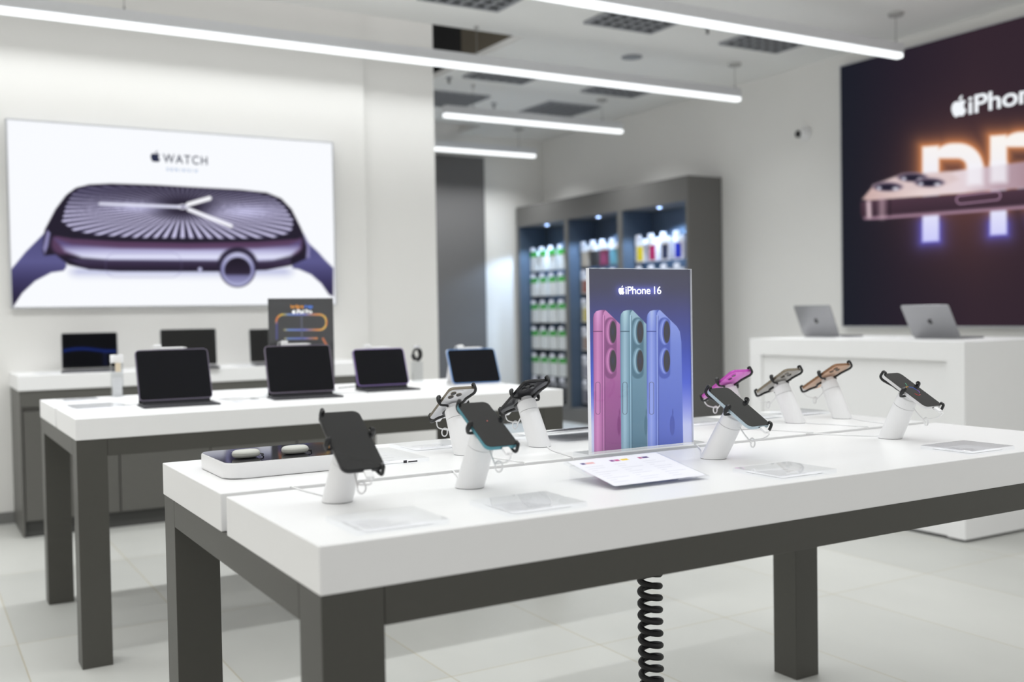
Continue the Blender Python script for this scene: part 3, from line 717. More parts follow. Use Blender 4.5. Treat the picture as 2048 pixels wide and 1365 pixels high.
    for yb in (.022, .036): link('volume_button', box(bmesh.new(), -w2-.0006, -w2+.0001, yb, yb+.009, -.0011, .0011, bev=.0002), MATS['phone_edge_%d_%d_%d' % fr], P)
    link('charging_port', box(bmesh.new(), -.0045, .0045, -h2-.0003, -h2+.0004, -.0012, .0012), M_black, P)
    # camera island seen from the back: upper left -> +x here
    zc = -tz
    if kind == 'std':
        cb = link('camera_island', prism(bmesh.new(), rr_outline(.0175, .036, .0087, 8, w2-.0145, h2-.0245), zc-.0016, zc-.0001, .0005), MATS['phone_back_%d_%d_%d' % bk], P, True, 50)
        spots = [(w2-.0145, h2-.0155), (w2-.0145, h2-.0335)]; lr = .0066
    else:
        cb = link('camera_island', prism(bmesh.new(), rr_outline(.0375, .0385, .0105, 8, w2-.0215, h2-.0225), zc-.0016, zc-.0001, .0005), MATS['phone_back_%d_%d_%d' % bk], P, True, 50)
        spots = [(w2-.0125, h2-.0135), (w2-.0125, h2-.0315), (w2-.0305, h2-.0225)]; lr = .0072
    for (lx, ly) in spots:
        rg = link('lens_ring', cyl(bmesh.new(), (lx, ly), lr, zc-.0034, zc-.0017, 28), MATS['phone_edge_%d_%d_%d' % fr], cb, True)
        link('lens', cyl(bmesh.new(), (lx, ly), lr*.84, zc-.0038, zc-.0035, 24), M_lens, cb, True)
    return S, P, sc_
STD, PRO = (.0716, .1476), (.0715, .1496)
def sz(a, s): return a[0]*s, a[1]*s
ph = {}
def mk(key, bx, by, yaw, px, pz, tilt, s, base, kind, colr, label, slabel, **k):
    front = abs(yaw) < 90
    wd, ht = sz(base, s)
    ph[key] = phone_stand(key, bx, by, yaw, px, -0.058 if front else 0.058, pz, tilt, wd, ht, kind, colr, label, slabel, **k)
mk('A', .669, 1.768, -2.1, .674, .9807, 33.3, 1.087, STD, 'std', ((24, 24, 26), (26, 26, 30), 0.2), 'large black phone with black sides, leftmost and nearest on the front table', 'white angled stand holding the big black phone nearest the table corner', gdx=-.03, cordl='thin white cord leaving the stand of the big black phone nearest the corner')
mk('B', .936, 1.759, -0.6, .944, .9906, 30.4, .965, STD, 'std', ((84, 146, 160), (96, 160, 172), 0.3), 'phone with teal blue sides, screen facing front, second from left', 'white angled stand holding the teal phone, left of the acrylic poster sign', gdx=.06, cordl='thin white cord leaving the stand of the teal phone')
mk('C', 1.570, 1.775, 5.3, 1.592, .9829, 31.4, .995, STD, 'std', ((186, 204, 214), (206, 218, 226), 0.2), 'phone with pale blue sides just right of the poster sign', 'white angled stand with the pale blue phone, right of the poster sign', gdx=.14, cordl='thin white table cord leaving the pale blue phone stand, beside the poster sign')
mk('D', 2.165, 1.777, 2.6, 2.175, .9907, 31.4, .995, STD, 'std', ((222, 222, 222), (232, 232, 230), 0.2), 'phone with white sides and a coloured squiggle on its screen, farthest right', 'white angled stand with the white-sided phone, rightmost on the table', gdx=-.09, cordl='thin white cord leaving the stand of the rightmost phone')
mk('E', 1.152, 2.182, 178.3, 1.149, .986, 32.0, 1.012, PRO, 'pro', ((128, 120, 106), (226, 226, 228), 0.5), 'white phone seen from behind with three lenses', 'white stand holding the white phone turned away, behind the teal phone', gapdy=.217, gdx=-.04, cordl='thin white cord leaving the stand of the white phone seen from behind')
mk('F', 1.372, 2.198, 180.2, 1.363, .990, 32.7, 1.063, PRO, 'pro', ((34, 34, 36), (38, 38, 42), 0.3), 'black phone seen from behind, left of the poster sign', 'white stand holding the black phone turned away, just left of the poster sign', gapdy=.233, gdx=.055, cordl='thin white cord leaving the stand of the black phone seen from behind')
mk('G', 2.024, 2.171, 180.3, 2.023, .9894, 31.5, 1.064, STD, 'std', ((200, 84, 190), (226, 120, 214), 0.3), 'magenta pink phone seen from behind, above the pale blue one', 'white stand holding the magenta phone, mostly hidden by the pale blue phone', gapdy=.206, gdx=-.07, cordl='thin white table cord leaving the magenta phone stand')
mk('H', 2.253, 2.186, 181.9, 2.243, .987, 31.2, .956, PRO, 'pro', ((140, 130, 114), (176, 172, 166), 0.5), 'grey titanium phone seen from behind, between magenta and gold ones', 'white stand holding the grey phone turned away, behind the pale blue phone', gapdy=.220, gdx=-.05, cordl='thin white cord leaving the stand of the grey phone seen from behind')
mk('I', 2.451, 2.188, 181.6, 2.446, .991, 30.6, 1.044, PRO, 'pro', ((150, 112, 84), (222, 184, 158), 0.5), 'rose gold phone seen from behind, farthest back on the table', 'white stand holding the rose gold phone at the far end of the table', gapdy=.221, gdx=.05, cordl='thin white cord leaving the stand of the rose gold phone')
# marks on two of the screens
P = ph['B'][1]; link('screen_mark', cyl(bmesh.new(), (0.004, 0.008), .0016, .0042, .0044, 12), mat('red_mark', (150, 70, 60), .5, emit=.3), P)
P = ph['D'][1]
for col, pts in (((70, 160, 120), [(.004, .026), (.000, .018), (-.002, .015)]), ((200, 150, 60), [(-.014, .006), (-.010, .012), (-.002, .010)]), ((60, 100, 200), [(-.002, .010), (.010, .006), (.013, -.004)]), ((120, 70, 180), [(.013, -.004), (.014, -.012), (.008, -.018)]), ((190, 60, 60), [(.004, -.024), (-.006, -.026), (-.012, -.018)])):
    bm = bmesh.new(); q = smooth_path([(x, y, .0043) for x, y in pts], 5); tube(bm, q, .0005, 6)
    link('screen_mark', bm, mat('line_%d_%d_%d' % col, col, .5, emit=.5), P)

# ------------------------------------------------------------------ price holders
def lines(bm, x0, x1, y0, y1, z, n, h=.0012, seed=0):
    rnd = random.Random(seed)
    for i in range(n):
        y = y1-(y1-y0)*(i+.5)/n; e = x0+(x1-x0)*rnd.uniform(.45, 1)
        box(bm, x0, e, y-h/2, y+h/2, z, z+.00008)
def price_holder(x, y, rz, label, grey=False, z=TZ, wd=.158, dp=.135):
    t = thing('price_holder', label, 'price holder', (x, y, z), rz, group='clear acrylic price holders lying flat')
    link('acrylic_block', B(-wd/2, wd/2, -dp/2, dp/2, 0, .009, bev=.0008), A_thick, t)
    link('paper_insert', B(-wd/2+.022, wd/2-.022, -dp/2+.016, dp/2-.016, .0006, .0008), M_paper, t)
    bm = bmesh.new(); lines(bm, -wd/2+.03, wd/2-.04, -dp/2+.03, dp/2-.03, .00085, 8, seed=int(x*100))
    link('printed_text', bm, mat('grey_ink', (120, 118, 130), .6), t)
price_holder(.664, 1.534, 0, 'clear price holder in front of the big black phone, nearest the corner')
price_holder(.926, 1.526, 0, 'clear price holder in front of the teal phone')
price_holder(1.543, 1.530, 0, 'clear price holder below the pale blue phone')
price_holder(2.131, 1.530, 0, 'clear price holder at the right edge, in front of the white-sided phone')
price_holder(.952, 2.242, 0, 'flat clear holder beside the white earbud tray, black marks on its edge', wd=.155, dp=.23)
price_holder(1.140, 2.362, PI, 'clear price holder behind the white phone seen from behind')
price_holder(1.365, 2.390, PI, 'clear price holder between the white and black phones turned away', wd=.13, dp=.11)
price_holder(2.030, 2.352, PI, 'clear price holder right of the poster sign, behind the magenta phone')
price_holder(2.262, 2.372, PI, 'clear price holder behind the grey phone turned away', wd=.14, dp=.12)
price_holder(2.462, 2.372, PI, 'clear price holder behind the rose gold phone', wd=.14, dp=.12)
# the holder by the tray has black marks on its front edge
for o in bpy.data.objects:
    if o.get('label', '').startswith('flat clear holder'):
        bm = bmesh.new(); box(bm, .012, .020, -.1165, -.11505, .0015, .0075); box(bm, .024, .046, -.1165, -.11505, .002, .005); link('edge_marks', bm, M_ink, o)

def spec_holder(x, y, rz, label, colour=True):
    # sloping acrylic plate: low edge in front, raised edge behind, on a folded lip
    t = thing('info_holder', label, 'information holder', (x, y, TZ), rz, group='sloping clear information holders')
    wd, dp, hh = .235, .17, .034
    an = math.atan2(hh-.004, dp)
    R_ = Matrix.Translation((0, -dp/2, .0008)) @ Matrix.Rotation(an, 4, 'X')
    link('acrylic_plate', xform(B(-wd/2, wd/2, 0, dp/math.cos(an), 0, .006, bev=.0008), R_), A_thick, t)
    ln = dp/math.cos(an)
    link('rear_leg', B(-wd/2+.01, wd/2-.01, dp/2-.012, dp/2-.007, 0.0, math.tan(an)*(dp-.012)-.0005), A_clear, t)
    def paint(X, Y):
        img = np.zeros(X.shape+(3,)); img[:] = (238, 238, 246)
        for cx in (.06, .38, .70):
            for k in range(9):
                yy = .72-.075*k; e = cx+.24*(0.6+0.4*math.sin(k*2.3+cx*9))
                over(img, cov(sd_rr(X, Y, cx, e, yy, yy+.014, .001), .006)*.3, (150, 150, 168))
        if colour:
            for (a, b_, c) in ((.08, .12, (60, 40, 110)), (.13, .22, (226, 170, 170)), (.40, .44, (120, 40, 130)), (.45, .50, (190, 60, 130)), (.52, .60, (236, 200, 40)), (.72, .755, (170, 50, 110)), (.765, .83, (70, 40, 110))):
                over(img, cov(sd_rr(X, Y, a, b_, .83, .89, .002), .006), c)
        return img
    M = R_ @ Matrix.Translation((-wd/2+.006, .006, .0066))
    printed('paper_insert', wd-.012, ln-.012, 170, 130, paint, picture_mat('info_sheet', 0, 0.5), t, M)
spec_holder(1.250, 1.642, 0.0, 'sloping clear information sheet with coloured bars in front of the poster sign')
spec_holder(1.575, 2.300, PI, 'sloping clear information holder behind the poster sign', False)

# ------------------------------------------------------------------ the acrylic poster sign
t = thing('poster_sign', 'upright acrylic poster sign with pink, teal and blue phones', 'poster sign', (1.517, 1.965, TZ))
link('base_plate', B(-.180, .183, -.032, .032, 0, .010, bev=.0012), A_thick, t)
link('acrylic_panel', B(-.1525, .1525, -.0062, -.0022, .0102, .4368), A_clear, t)
link('acrylic_panel', B(-.1525, .1525, .0022, .0062, .0102, .4368), A_clear, t)
link('backing_card', B(-.1515, .1520, -.0006, .0014, .0104, .4355), M_paper, t)
bm = bmesh.new(); box(bm, -.1533, -.1526, -.0062, .0062, .0102, .4375); box(bm, .1526, .1533, -.0062, .0062, .0102, .4375); box(bm, -.1526, .1526, -.0062, .0062, .4369, .4375)
link('polished_edge', bm, mat('polished_edge_white', (236, 238, 244), .2), t)
HS = [2457.99, -46.7178, 230.158, 35.167, -2939.74, 1312.61, 0.211712, -0.0108837]
def paint_sign(X, Y):
    img = ramp((Y-70)/1240, [(0, (68, 68, 88)), (.10, (64, 64, 94)), (.24, (64, 68, 134)), (.45, (58, 78, 182)), (.62, (78, 100, 214)), (.75, (140, 150, 232)), (.85, (200, 205, 246)), (1, (214, 218, 250))])
    # glow behind the title
    g = sd_rr(X, Y, 405, 690, 185, 235, 24); over(img, np.exp(-(np.clip(g+14, 0, None)/22)**1.3)*.62, (112, 122, 250))
    def phone(x0, xe, xb, hue, last=False):
        lt, md, dk, vd = hue
        # back plate
        if last: bk = [(x0+70, 343), (x0+92, 345), (x0+205, 455), (x0+226, 490), (x0+236, 560), (x0+248, 1258), (x0+55, 1275)]
        else: bk = [(x0+65, 345), (x0+88, 347), (xb, 440), (xb+8, 1300), (x0+50, 1315)]
        over(img, cov(sd_poly(X, Y, bk), 1.5), ramp((Y-345)/950, [(0, lt), (.25, md), (1, dk)]))
        # rounded shoulder of the edge
        ed = [(x0, 400), (x0+6, 372), (x0+22, 352), (x0+45, 345), (x0+85, 343), (x0+72, 362), (x0+66, 400), (x0+72, 1280), (x0+74, 1308), (x0+8, 1316)]
        over(img, cov(sd_poly(X, Y, ed), 1.5), ramp((X-x0)/72, [(0, dk), (.12, md), (.45, lt), (.8, md), (1, dk)]))
        top = np.clip((470-Y)/110, 0, 1); over(img, cov(sd_poly(X, Y, ed), 1.5)*top*.45*np.exp(-((X-x0-36)/22)**2), tuple(min(255, c+55) for c in lt))
        over(img, cov(sd_seg(X, Y, (x0+70, 380), (x0+74, 1300), 2.2), 2)*.8, tuple(min(255, c+40) for c in lt))
        over(img, cov(sd_seg(X, Y, (x0+78, 385), (x0+82, 1295), 2), 3)*.5, vd)
        over(img, cov(sd_seg(X, Y, (x0+2, 490), (x0+62, 490), 3.5), 1.5)*.8, vd)
        bt = sd_rr(X, Y, x0+18, x0+48, 835, 1055, 15); over(img, cov(np.abs(bt)-1.2, 1.2)*.85, (50, 46, 70))
        # camera pill
        cx = x0+130
        pl = sd_rr(X, Y, cx-50, cx+30, 395, 812, 40); over(img, cov(pl, 5)*cov(X-(xb+2 if not last else 9999), 1)*.9, tuple(int(.75*c+.25*v) for c, v in zip(dk, vd)))
        for cy in (492, 690):
            over(img, cov(sd_ell(X, Y, cx-8, cy, 36, 88), 3), md); over(img, cov(sd_ell(X, Y, cx-2, cy+2, 31, 82), 3), lt)
            over(img, cov(sd_ell(X, Y, cx+3, cy+2, 27, 80), 2), dk); over(img, cov(sd_ell(X, Y, cx+7, cy+2, 22, 74), 2), (52, 50, 58))
            over(img, cov(sd_ell(X, Y, cx+5, cy, 6, 16), 8)*.5, (50, 60, 120))
    pk = ((212, 142, 196), (186, 112, 172), (146, 80, 138), (98, 44, 94))
    te = ((166, 198, 214), (124, 162, 184), (84, 124, 146), (46, 80, 100))
    bl = ((156, 172, 240), (120, 140, 222), (80, 100, 196), (42, 56, 140))
    # right-most first overlapped by the ones to its left
    phone(608, 690, 860, bl, True); 
    phone(427, 500, 606, te); phone(243, 318, 427, pk)
    for (ax, w_, c) in ((782, 34, (60, 76, 170)), (603, 24, (60, 104, 124)), (420, 24, (126, 54, 116))):
        sgn = sd_ell(X, Y, ax, 1130, w_*.5, 68); hid = 1 if ax == 782 else cov(X-(613 if ax == 603 else 432), 1)
        over(img, cov(sgn, 2)*.75*hid, c); over(img, cov(sd_ell(X, Y, ax+3, 1042, 4, 22), 2)*.75*hid, c)
    return img
printed('poster_sheet', .303, .425, 350, 490, paint_sign, picture_mat('phone_poster_print', 0, .35, both=.22), t, MY(-.1512, -.0012, .0105), HS)
M_wt = mat('poster_white_ink', (255, 255, 255), .5, noise=0, emit=.5)  # emission added so the white lettering reads brighter than lit paper
logo('logo', .0215, M_wt, t, MY(-.0575, -.0014, .3862), .0001)
lettering('lettering', 'iPhone 16', .0262, M_wt, t, MY(-.0458, -.0014, .3766), .1075, .0003, spacing=.94, t=.00005)

# ------------------------------------------------------------------ earbud tray
t = thing('display_tray', 'low white tray with dark glass top holding two earbud cases', 'display tray', (.715, 2.245, TZ))
link('shell', RR(.300, .235, .032, .0016, .0345, .004, n=8, seg=3), M_plast, t, True, 50)
link('foot', RR(.280, .215, .026, 0, .0014, n=8), M_seam, t)
link('glass_top', RR(.2955, .2305, .0298, .0346, .0350, n=8), mat('violet_black_glass', (16, 15, 26), .05, spec=.6, noise=0), t)
bm = bmesh.new(); box(bm, -.088, -.045, .074, .0755, .0351, .0352); box(bm, .04, .075, .074, .0755, .0351, .0352)
link('printed_text', bm, mat('pale_ink', (170, 170, 180), .6), t)
for x, lb in ((.627, 'pale grey earbud case at the left end of the dark glass tray'), (.736, 'pale grey earbud case at the right, nearer the black phone')):
    c = thing('earbud_case', lb, 'earbud case', (x, 2.198, TZ+.0352), .05, group='pale earbud cases on the tray')
    def half(z0, z1, zc=.0088, hz=.0088):
        rings = []
        for i in range(9):
            z = z0+(z1-z0)*i/8; q = min(1, abs(z-zc)/hz); ins = .0135*(1-(1-q**2.2)**(1/2.2))
            rings.append([Vector((x, y, z)) for x, y in rr_outline(.060-2*ins, .043-2*ins, .0213-ins, 10)])
        return loft(bmesh.new(), rings)
    link('body', half(0.0, .0096), mat('case_grey', (196, 197, 190), .4), c, True, 60)
    link('lid', half(.0101, .0176), MATS['case_grey'], c, True, 60)
    link('seam', RR(.0575, .0405, .020, .00965, .01005, n=10), mat('case_seam', (130, 132, 128), .5), c)
    link('cord', tube(bmesh.new(), smooth_path([(.028, 0, .006), (.036, -.002, .005), (.042, .01, .002), (.045, .03, .0016)], 5), .0014, 8), M_black, c, True)

# ------------------------------------------------------------------ coiled cable below the table
t = thing('coiled_cable', 'thick black spiral cable hanging under the front table', 'spiral cable', (1.53, 1.962, 0))
pts = []; n = 24*26; zt, zb = .744, .012; turns = 25.5
for i in range(n+1):
    f = i/n; a = f*turns*2*PI
    pts.append((.0235*math.cos(a)+.018*(.744-(zt+(zb-zt)*f))*.12, .0235*math.sin(a), zt+(zb-zt)*f-.006))
link('coil', tube(bmesh.new(), pts, .0078, 10), mat('cable_black', (20, 20, 22), .42, spec=.5), t, True)

# ------------------------------------------------------------------ tablets
def frame_of(yaw, tilt):
    yw, tl = math.radians(yaw), math.radians(tilt)
    R0 = Vector((math.cos(yw), math.sin(yw), 0)); bk = Vector((-math.sin(yw), math.cos(yw), 0))
    U = bk*math.cos(tl)+Vector((0, 0, 1))*math.sin(tl); N = R0.cross(U)
    return Matrix(((R0.x, U.x, N.x), (R0.y, U.y, N.y), (R0.z, U.z, N.z)))
def tablet(cx, cy, cz, wd, ht, yaw, tilt, label, style, edge=(118, 110, 130), kb=True, slb=''):
    yw, tl = math.radians(yaw), math.radians(tilt)
    lift = ht/2*math.sin(tl)
    zc = TZ + (0.020 if kb else 0.010)+lift
    T_ = thing('tablet', label, 'tablet', (cx, cy, TZ), yw, group='tablets standing on the rear table')
    Fl = Matrix(((1, 0, 0, 0), (0, math.cos(tl), -math.sin(tl), 0), (0, math.sin(tl), math.cos(tl), zc-TZ), (0, 0, 0, 1)))
    link('body', xform(RR(wd, ht, .016, -.0062, -.0006, .0012, n=6), Fl), mat('tablet_edge_%d_%d_%d' % edge, edge, .35, metal=.4), T_, True, 50)
    s = link('screen', xform(RR(wd-.0062, ht-.0062, .013, -.00055, 0, n=6), Fl), M_tscreen, T_)
    by = -ht/2*math.cos(tl)       # y of the bottom edge
    if kb:
        link('folio_back', xform(RR(wd+.002, ht*.98, .014, -.0095, -.0063, n=5), Fl), M_case, T_)
        if style == 'floating':
            # hinged stand panel behind, keyboard deck in front
            link('stand_panel', B(-wd/2+.004, wd/2-.004, by+.046, by+.050, .0064, .088, bev=.001), M_case, T_)
        dk = link('keyboard_deck', xform(RR(wd+.006, .175, .008, 0, .0062, .0008, n=4), Matrix.Translation((0, by-.045, 0))), M_case, T_)
        link('hinge', B(-wd/2+.012, wd/2-.012, by-.003, by+.008, .0064, .0185), M_case, T_)
        bm = bmesh.new(); cols, rows = 13, 4
        for r in range(rows):
            for c in range(cols):
                x0 = -wd/2+.012+(wd-.024)*c/cols; y0 = by-.115+.026+.019*r
                box(bm, x0+.0012, x0+(wd-.024)/cols-.0012, y0, y0+.0165, .0063, .0072)
        link('keys', bm, M_keys, dk)
    else:
        link('folio_cover', xform(RR(wd+.003, ht+.003, .012, -.0085, -.0063, n=5), Fl), M_plast, T_)
        bm = bmesh.new(); pr = [(by+.002, .002), (by+.125, .002), (by+.125, .004), (by+.085, .095), (by+.080, .095), (by+.110, .006), (by+.002, .006)]
        ys = [Vector((0, a, b_)) for a, b_ in pr]
        lo = [bm.verts.new(v+Vector((-wd/2+.01, 0, 0))) for v in ys]; hi = [bm.verts.new(v+Vector((wd/2-.01, 0, 0))) for v in ys]
        bm.faces.new(lo); bm.faces.new(hi[::-1])
        for i in range(len(ys)): bm.faces.new((lo[i], lo[(i+1) % len(ys)], hi[(i+1) % len(ys)], hi[i]))
        link('folio_stand', bm, M_plast, T_)
        link('front_lip', B(-wd/2, wd/2, by-.075, by-.010, 0, .0045), M_plast, T_)
    # stylus lying along the top edge with its security puck (a thing of its own)
    St = thing('stylus', 'white stylus on top of the '+slb, 'stylus', (0, 0, 0), group='white styluses on top of the tablets')
    St.matrix_world = T_.matrix_world @ Fl @ Matrix.Translation((-.005 if wd > .26 else 0.0, ht/2+.0056, -.003))
    link('barrel', loft(bmesh.new(), [[(x, .0044*r_*math.cos(2*PI*k/14), .0044*r_*math.sin(2*PI*k/14)) for k in range(14)] for x, r_ in ((-.065, .5), (-.063, 1), (.048, 1), (.066, .25))]), M_plast, St, True)
    link('security_puck', xform(RR(.03, .012, .004, -.006, .006, .002, n=4), Matrix.Translation((-.048, .0108, 0))), M_plast, St, True)
    link('tether', tube(bmesh.new(), smooth_path([(-.062, .011, 0), (-.072, .012, -.006), (-.074, -.01, -.012), (-.070, -.04, -.016)], 6), .0015, 8), M_plast, St, True)
    return T_
tablet(.924, 4.222, .981, .2815, .215, -2.4, 66, 'large tablet on a dark keyboard at the left of the rear table, screen off', 'floating', slb='leftmost tablet on the rear table')
tablet(1.449, 4.240, .979, .2815, .215, -6.5, 66, 'large tablet on a dark keyboard in front of the black poster', 'floating', (128, 118, 136), slb='tablet in front of the black poster')
tablet(1.885, 4.385, .955, .2485, .1795, -3.0, 67, 'smaller tablet with violet edge and dark keyboard, right of the black poster', 'floating', (146, 122, 186), slb='violet-edged tablet')
q4 = tablet(2.348, 4.345, .953, .2485, .1795, -6.0, 63, 'small tablet with blue edge on a white folio, far right end of rear table', 'folio', (110, 156, 216), kb=False, slb='blue-edged tablet on the white folio')

# dark poster behind the second tablet
t = thing('poster_sign', 'upright black acrylic poster with a rainbow ribbon on the rear table', 'poster sign', (1.487, 4.3165, TZ))
link('base_plate', B(-.165, .165, -.03, .03, 0, .008, bev=.001), A_thick, t)
link('acrylic_panel', B(-.150, .150, -.0058, -.0018, .0082, .420), A_clear, t)
link('backing_card', B(-.146, .146, -.0004, .0014, .0084, .418), M_black, t)
HD = [1690.18, -40.566, 141.89, -0.556251, -1708.77, 805.067, 0.114906, -0.00590707]
def paint_dark(X, Y):
    img = np.zeros(X.shape+(3,)); img[:] = (66, 66, 68)
    rb = lambda X: ramp(((X-180)/370) % 1.0, [(0, (236, 120, 70)), (.12, (226, 190, 70)), (.25, (120, 150, 210)), (.55, (120, 130, 220)), (.8, (236, 150, 90)), (1, (240, 200, 90))])
    loop = np.minimum(np.abs(sd_rr(X, Y, 185, 550, 222, 334, 52))-8, sd_seg(X, Y, (250, 398), (480, 396), 8))
    a = cov(loop, 4)*np.clip(1-cov(sd_rr(X, Y, 120, 240, 290, 380, 5), 8), 0, 1)
    over(img, a, rb(X)); over(img, cov(sd_seg(X, Y, (188, 280), (188, 400), 8), 5)*.6, (90, 90, 190)); over(img, cov(sd_seg(X, Y, (525, 398), (560, 460), 8), 5), (230, 130, 80))
    over(img, cov(sd_seg(X, Y, (368, 205), (372, 400), 7), 4)*.7, (110, 112, 140))
    return img
printed('poster_sheet', .290, .409, 180, 250, paint_dark, picture_mat('dark_poster_print', 0, .4), t, MY(-.145, -.0010, .0085), HD)
lettering('lettering', 'iPad Pro', .024, M_wt, t, MY(-.022, -.0013, .3525), .070, .0005, t=.0001)
logo('logo', .017, M_wt, t, MY(-.034, -.0013, .3605), .0001)
M_rb = mat('ribbon_orange', (240, 160, 60), .5, emit=.2); M_rb2 = mat('ribbon_blue', (80, 130, 225), .5, emit=.2)
lettering('lettering', 'Intelligent', .022, M_rb, t, MY(-.047, -.0013, .3755), .058, .0006, t=.0001)
lettering('lettering', 'design', .022, M_rb2, t, MY(.014, -.0013, .3755), .038, .0006, t=.0001)

# ------------------------------------------------------------------ laptops
def laptop(x, y, z, wd, dp, yaw, tilt, label, metal, wall=None):
    T_ = thing('laptop', label, 'laptop', (x, y, z), math.radians(yaw), group='open laptops')
    # origin on the hinge line, user side = local -y
    tl = math.radians(tilt)
    link('base', xform(RR(wd, dp, .011, .001, .0115, .0012, n=5), Matrix.Translation((0, -dp/2+.004, 0))), metal, T_, True, 50)
    link('rubber_feet', xform(RR(wd-.04, dp-.04, .01, 0, .001, n=3), Matrix.Translation((0, -dp/2+.004, 0))), M_black, T_)
    dk = link('keyboard', B(-wd/2+.018, wd/2-.018, -.115, -.018, .0116, .0121), M_keys, T_)
    link('touchpad', B(-.065, .065, -dp+.014, -dp+.092, .0116, .0119), mat('touchpad_grey', (120, 120, 124), .35), T_)
    F = Matrix(((1, 0, 0, 0), (0, math.cos(tl), -math.sin(tl), .006), (0, math.sin(tl), math.cos(tl), .0125), (0, 0, 0, 1)))
    lid = link('lid', xform(RR(wd, dp-.006, .011, -.0042, 0, .0008, n=5), F @ Matrix.Translation((0, dp/2, 0))), metal, T_, True, 50)
    link('screen', xform(RR(wd-.007, dp-.013, .007, .0001, .0007, n=4), F @ Matrix.Translation((0, dp/2, 0))), M_blackg, T_)
    logo('logo', .040, mat('dark_mirror', (34, 34, 38), .2), lid, F @ Matrix.Translation((0, dp/2, -.0043)) @ Matrix.Rotation(PI, 4, 'Y'), .0002)
    return T_, F
l1, F1 = laptop(.957, 6.598, .904, .3126, .2212, -8.0, 80, 'open laptop with a blue wave wallpaper, left end of the back worktop', M_sgrey)
def paint_wall(X, Y):
    img = np.zeros(X.shape+(3,)); img[:] = (8, 9, 14)
    c = .50+.05*np.sin(X*5); over(img, np.exp(-((Y-c)/.05)**2)*.7, (22, 48, 140)); over(img, np.exp(-((X-.78)/.05)**2)*(Y < .45)*.25, (40, 50, 120))
    return img
for ch in l1.children:
    if ch.name.startswith('screen'):
        printed('wallpaper', .298, .200, 90, 60, paint_wall, picture_mat('laptop_picture', 1.0, .1), ch, F1 @ Matrix.Translation((-.149, .012, .0009)))
        ch.children[0].parent = ch
laptop(1.515, 6.500, .904, .332, .232, -10.5, 80, 'open laptop with black screen in the middle of the back worktop', M_sgrey)
laptop(2.065, 6.520, .904, .3126, .2212, -8.0, 80, 'open laptop mostly hidden behind the black poster', M_sgrey)
laptop(5.00, 4.62, 1.02, .300, .212, 90.0, 66, 'silver laptop seen from behind, farther one on the white counter', M_alu)
laptop(5.00, 3.775, 1.02, .304, .215, 92.0, 58, 'silver laptop seen from behind, nearer one in front of the dark sign', M_alu)

# ------------------------------------------------------------------ small stands and cords on the rear table
t = thing('earbud_stand', 'clear upright stand with a beige earbud on top, left on the rear table', 'display stand', (.800, 4.770, TZ))
link('post', xform(RR(.050, .040, .008, .001, .150, .002, n=5), Matrix.Identity(4)), acrylic('frosted_acrylic', (.86, .87, .88), 1.0), t)
link('inner_card', RR(.040, .004, .001, .004, .085, n=3), M_plast, t)
link('head', xform(RR(.052, .036, .012, .151, .185, .006, n=6, seg=3), Matrix.Identity(4)), M_plast, t, True, 50)
link('earbud', xform(RR(.022, .016, .006, .112, .150, .003, n=5), Matrix.Translation((0, -.03, 0))), mat('beige_plastic', (214, 200, 176), .5), t, True, 50)
link('base', RR(.07, .06, .01, 0, .001, n=4), M_plast, t)
t = thing('watch_stand', 'clear upright watch stand with a black strap loop, between the right tablets', 'display stand', (2.215, 4.700, TZ))
link('post', RR(.050, .045, .008, .001, .105, .002, n=5), acrylic('frosted_acrylic'), t)
link('base', RR(.07, .06, .01, 0, .001, n=4), M_plast, t)
pts = [(.020*math.cos(a), 0, .140+.027*math.sin(a)) for a in [math.radians(k) for k in range(-90, 250, 12)]]
lp = tube(bmesh.new(), [(x, y, z) for x, y, z in pts], lambda f: .011 if f < .45 or f > .8 else .006, 10)
link('strap', xform(lp, Matrix.Identity(4)), M_rub, t, True)
link('watch_body', RR(.034, .034, .009, .174, .184, .003, n=5), mat('watch_silver', (210, 210, 214), .3, metal=.5), t, True, 50)
t = thing('small_stand', 'small white upright stand right of the blue-edged tablet', 'display stand', (2.53, 4.60, TZ))
t.location = (2.455, 4.46, TZ)
link('post', RR(.020, .018, .005, .001, .085, .002, n=4), M_plast, t, True, 50); link('base', RR(.05, .04, .01, 0, .001, n=4), M_plast, t)
link('head', xform(RR(.030, .022, .006, .0855, .100, .003, n=4), Matrix.Identity(4)), M_plast, t, True, 50)
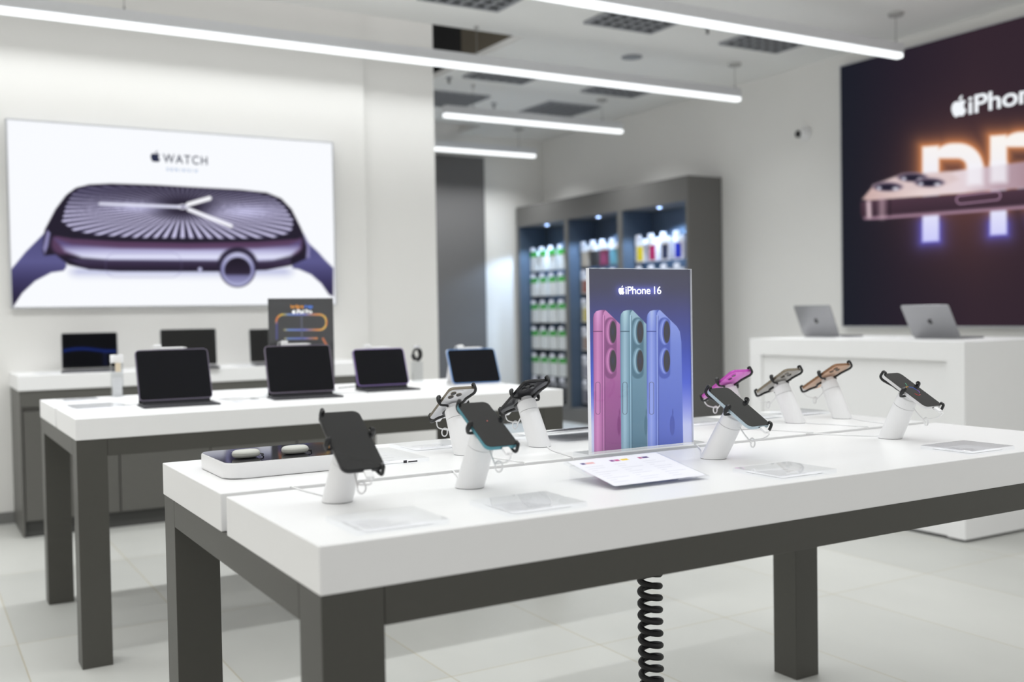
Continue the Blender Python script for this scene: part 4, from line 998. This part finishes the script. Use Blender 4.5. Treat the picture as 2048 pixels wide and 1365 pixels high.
price_holder(.640, 4.240, 0.03, 'large clear holder left of the first tablet on the rear table', wd=.20, dp=.24)
price_holder(.620, 4.640, 0.0, 'grey-edged clear holder at the back left corner of rear table', wd=.16, dp=.15)
price_holder(1.165, 4.130, 0.0, 'clear price holder between the two large tablets', wd=.13, dp=.11)
price_holder(1.735, 4.020, 0.0, 'clear price holder between the second and third tablets', wd=.12, dp=.09) if False else None
for (x, y, lb, col) in ((1.62, 4.72, 'small white puck with an orange band near the rear edge', (240, 170, 60)),):
    t = thing('security_puck', lb, 'security puck', (x, y, TZ))
    link('disc', cyl(bmesh.new(), (0, 0), .018, 0, .022, 24, .016), M_plast, t, True)
    link('band', cyl(bmesh.new(), (-.018, 0), .010, .0225, .032, 18), mat('orange_band', col, .5), t, True)
    link('cord', tube(bmesh.new(), smooth_path([(.018, 0, .006), (.04, .01, .004), (.06, -.02, .003), (.09, -.01, .002), (.12, -.05, .002)], 6), .002, 8), M_plast, t, True)
for (x, y, z, lb, pts) in (
    (1.90, 4.60, TZ, 'black cord curving on the rear table behind the violet-edged tablet', [(-.16, -.04, .003), (-.08, .0, .003), (0, .02, .003), (.10, .0, .003)]),
    (1.18, 4.30, TZ, 'white cord coiled beside the second large tablet', [(-.06, .0, .002), (-.02, .03, .002), (.03, .02, .002), (.03, -.02, .002), (-.01, -.02, .0021), (-.02, .01, .0045), (.05, .05, .002), (.05, .10, .002)]),
    (4.98, 4.30, 1.02, 'thin white cord looping between the two silver laptops', [(0.02, .20, .003), (-.06, .12, .004), (-.10, .03, .004), (-.02, -.06, .004), (.05, -.12, .003), (.12, -.16, .003)])):
    o = link('table_cord', tube(bmesh.new(), smooth_path(pts, 8), .0026, 8), M_black if lb.startswith('black') else M_plast, None, True); o.location = (x, y, z)
    tag(o, lb, 'cord')
# small things on the back worktop
for (x, y, wd, lb) in ((.70, 6.45, .14, 'flat clear price holder left of the blue wallpaper laptop'), (1.86, 6.43, .17, 'flat clear price holder between middle and hidden laptops')):
    price_holder(x, y, 0, lb, z=.904, wd=wd, dp=.11)
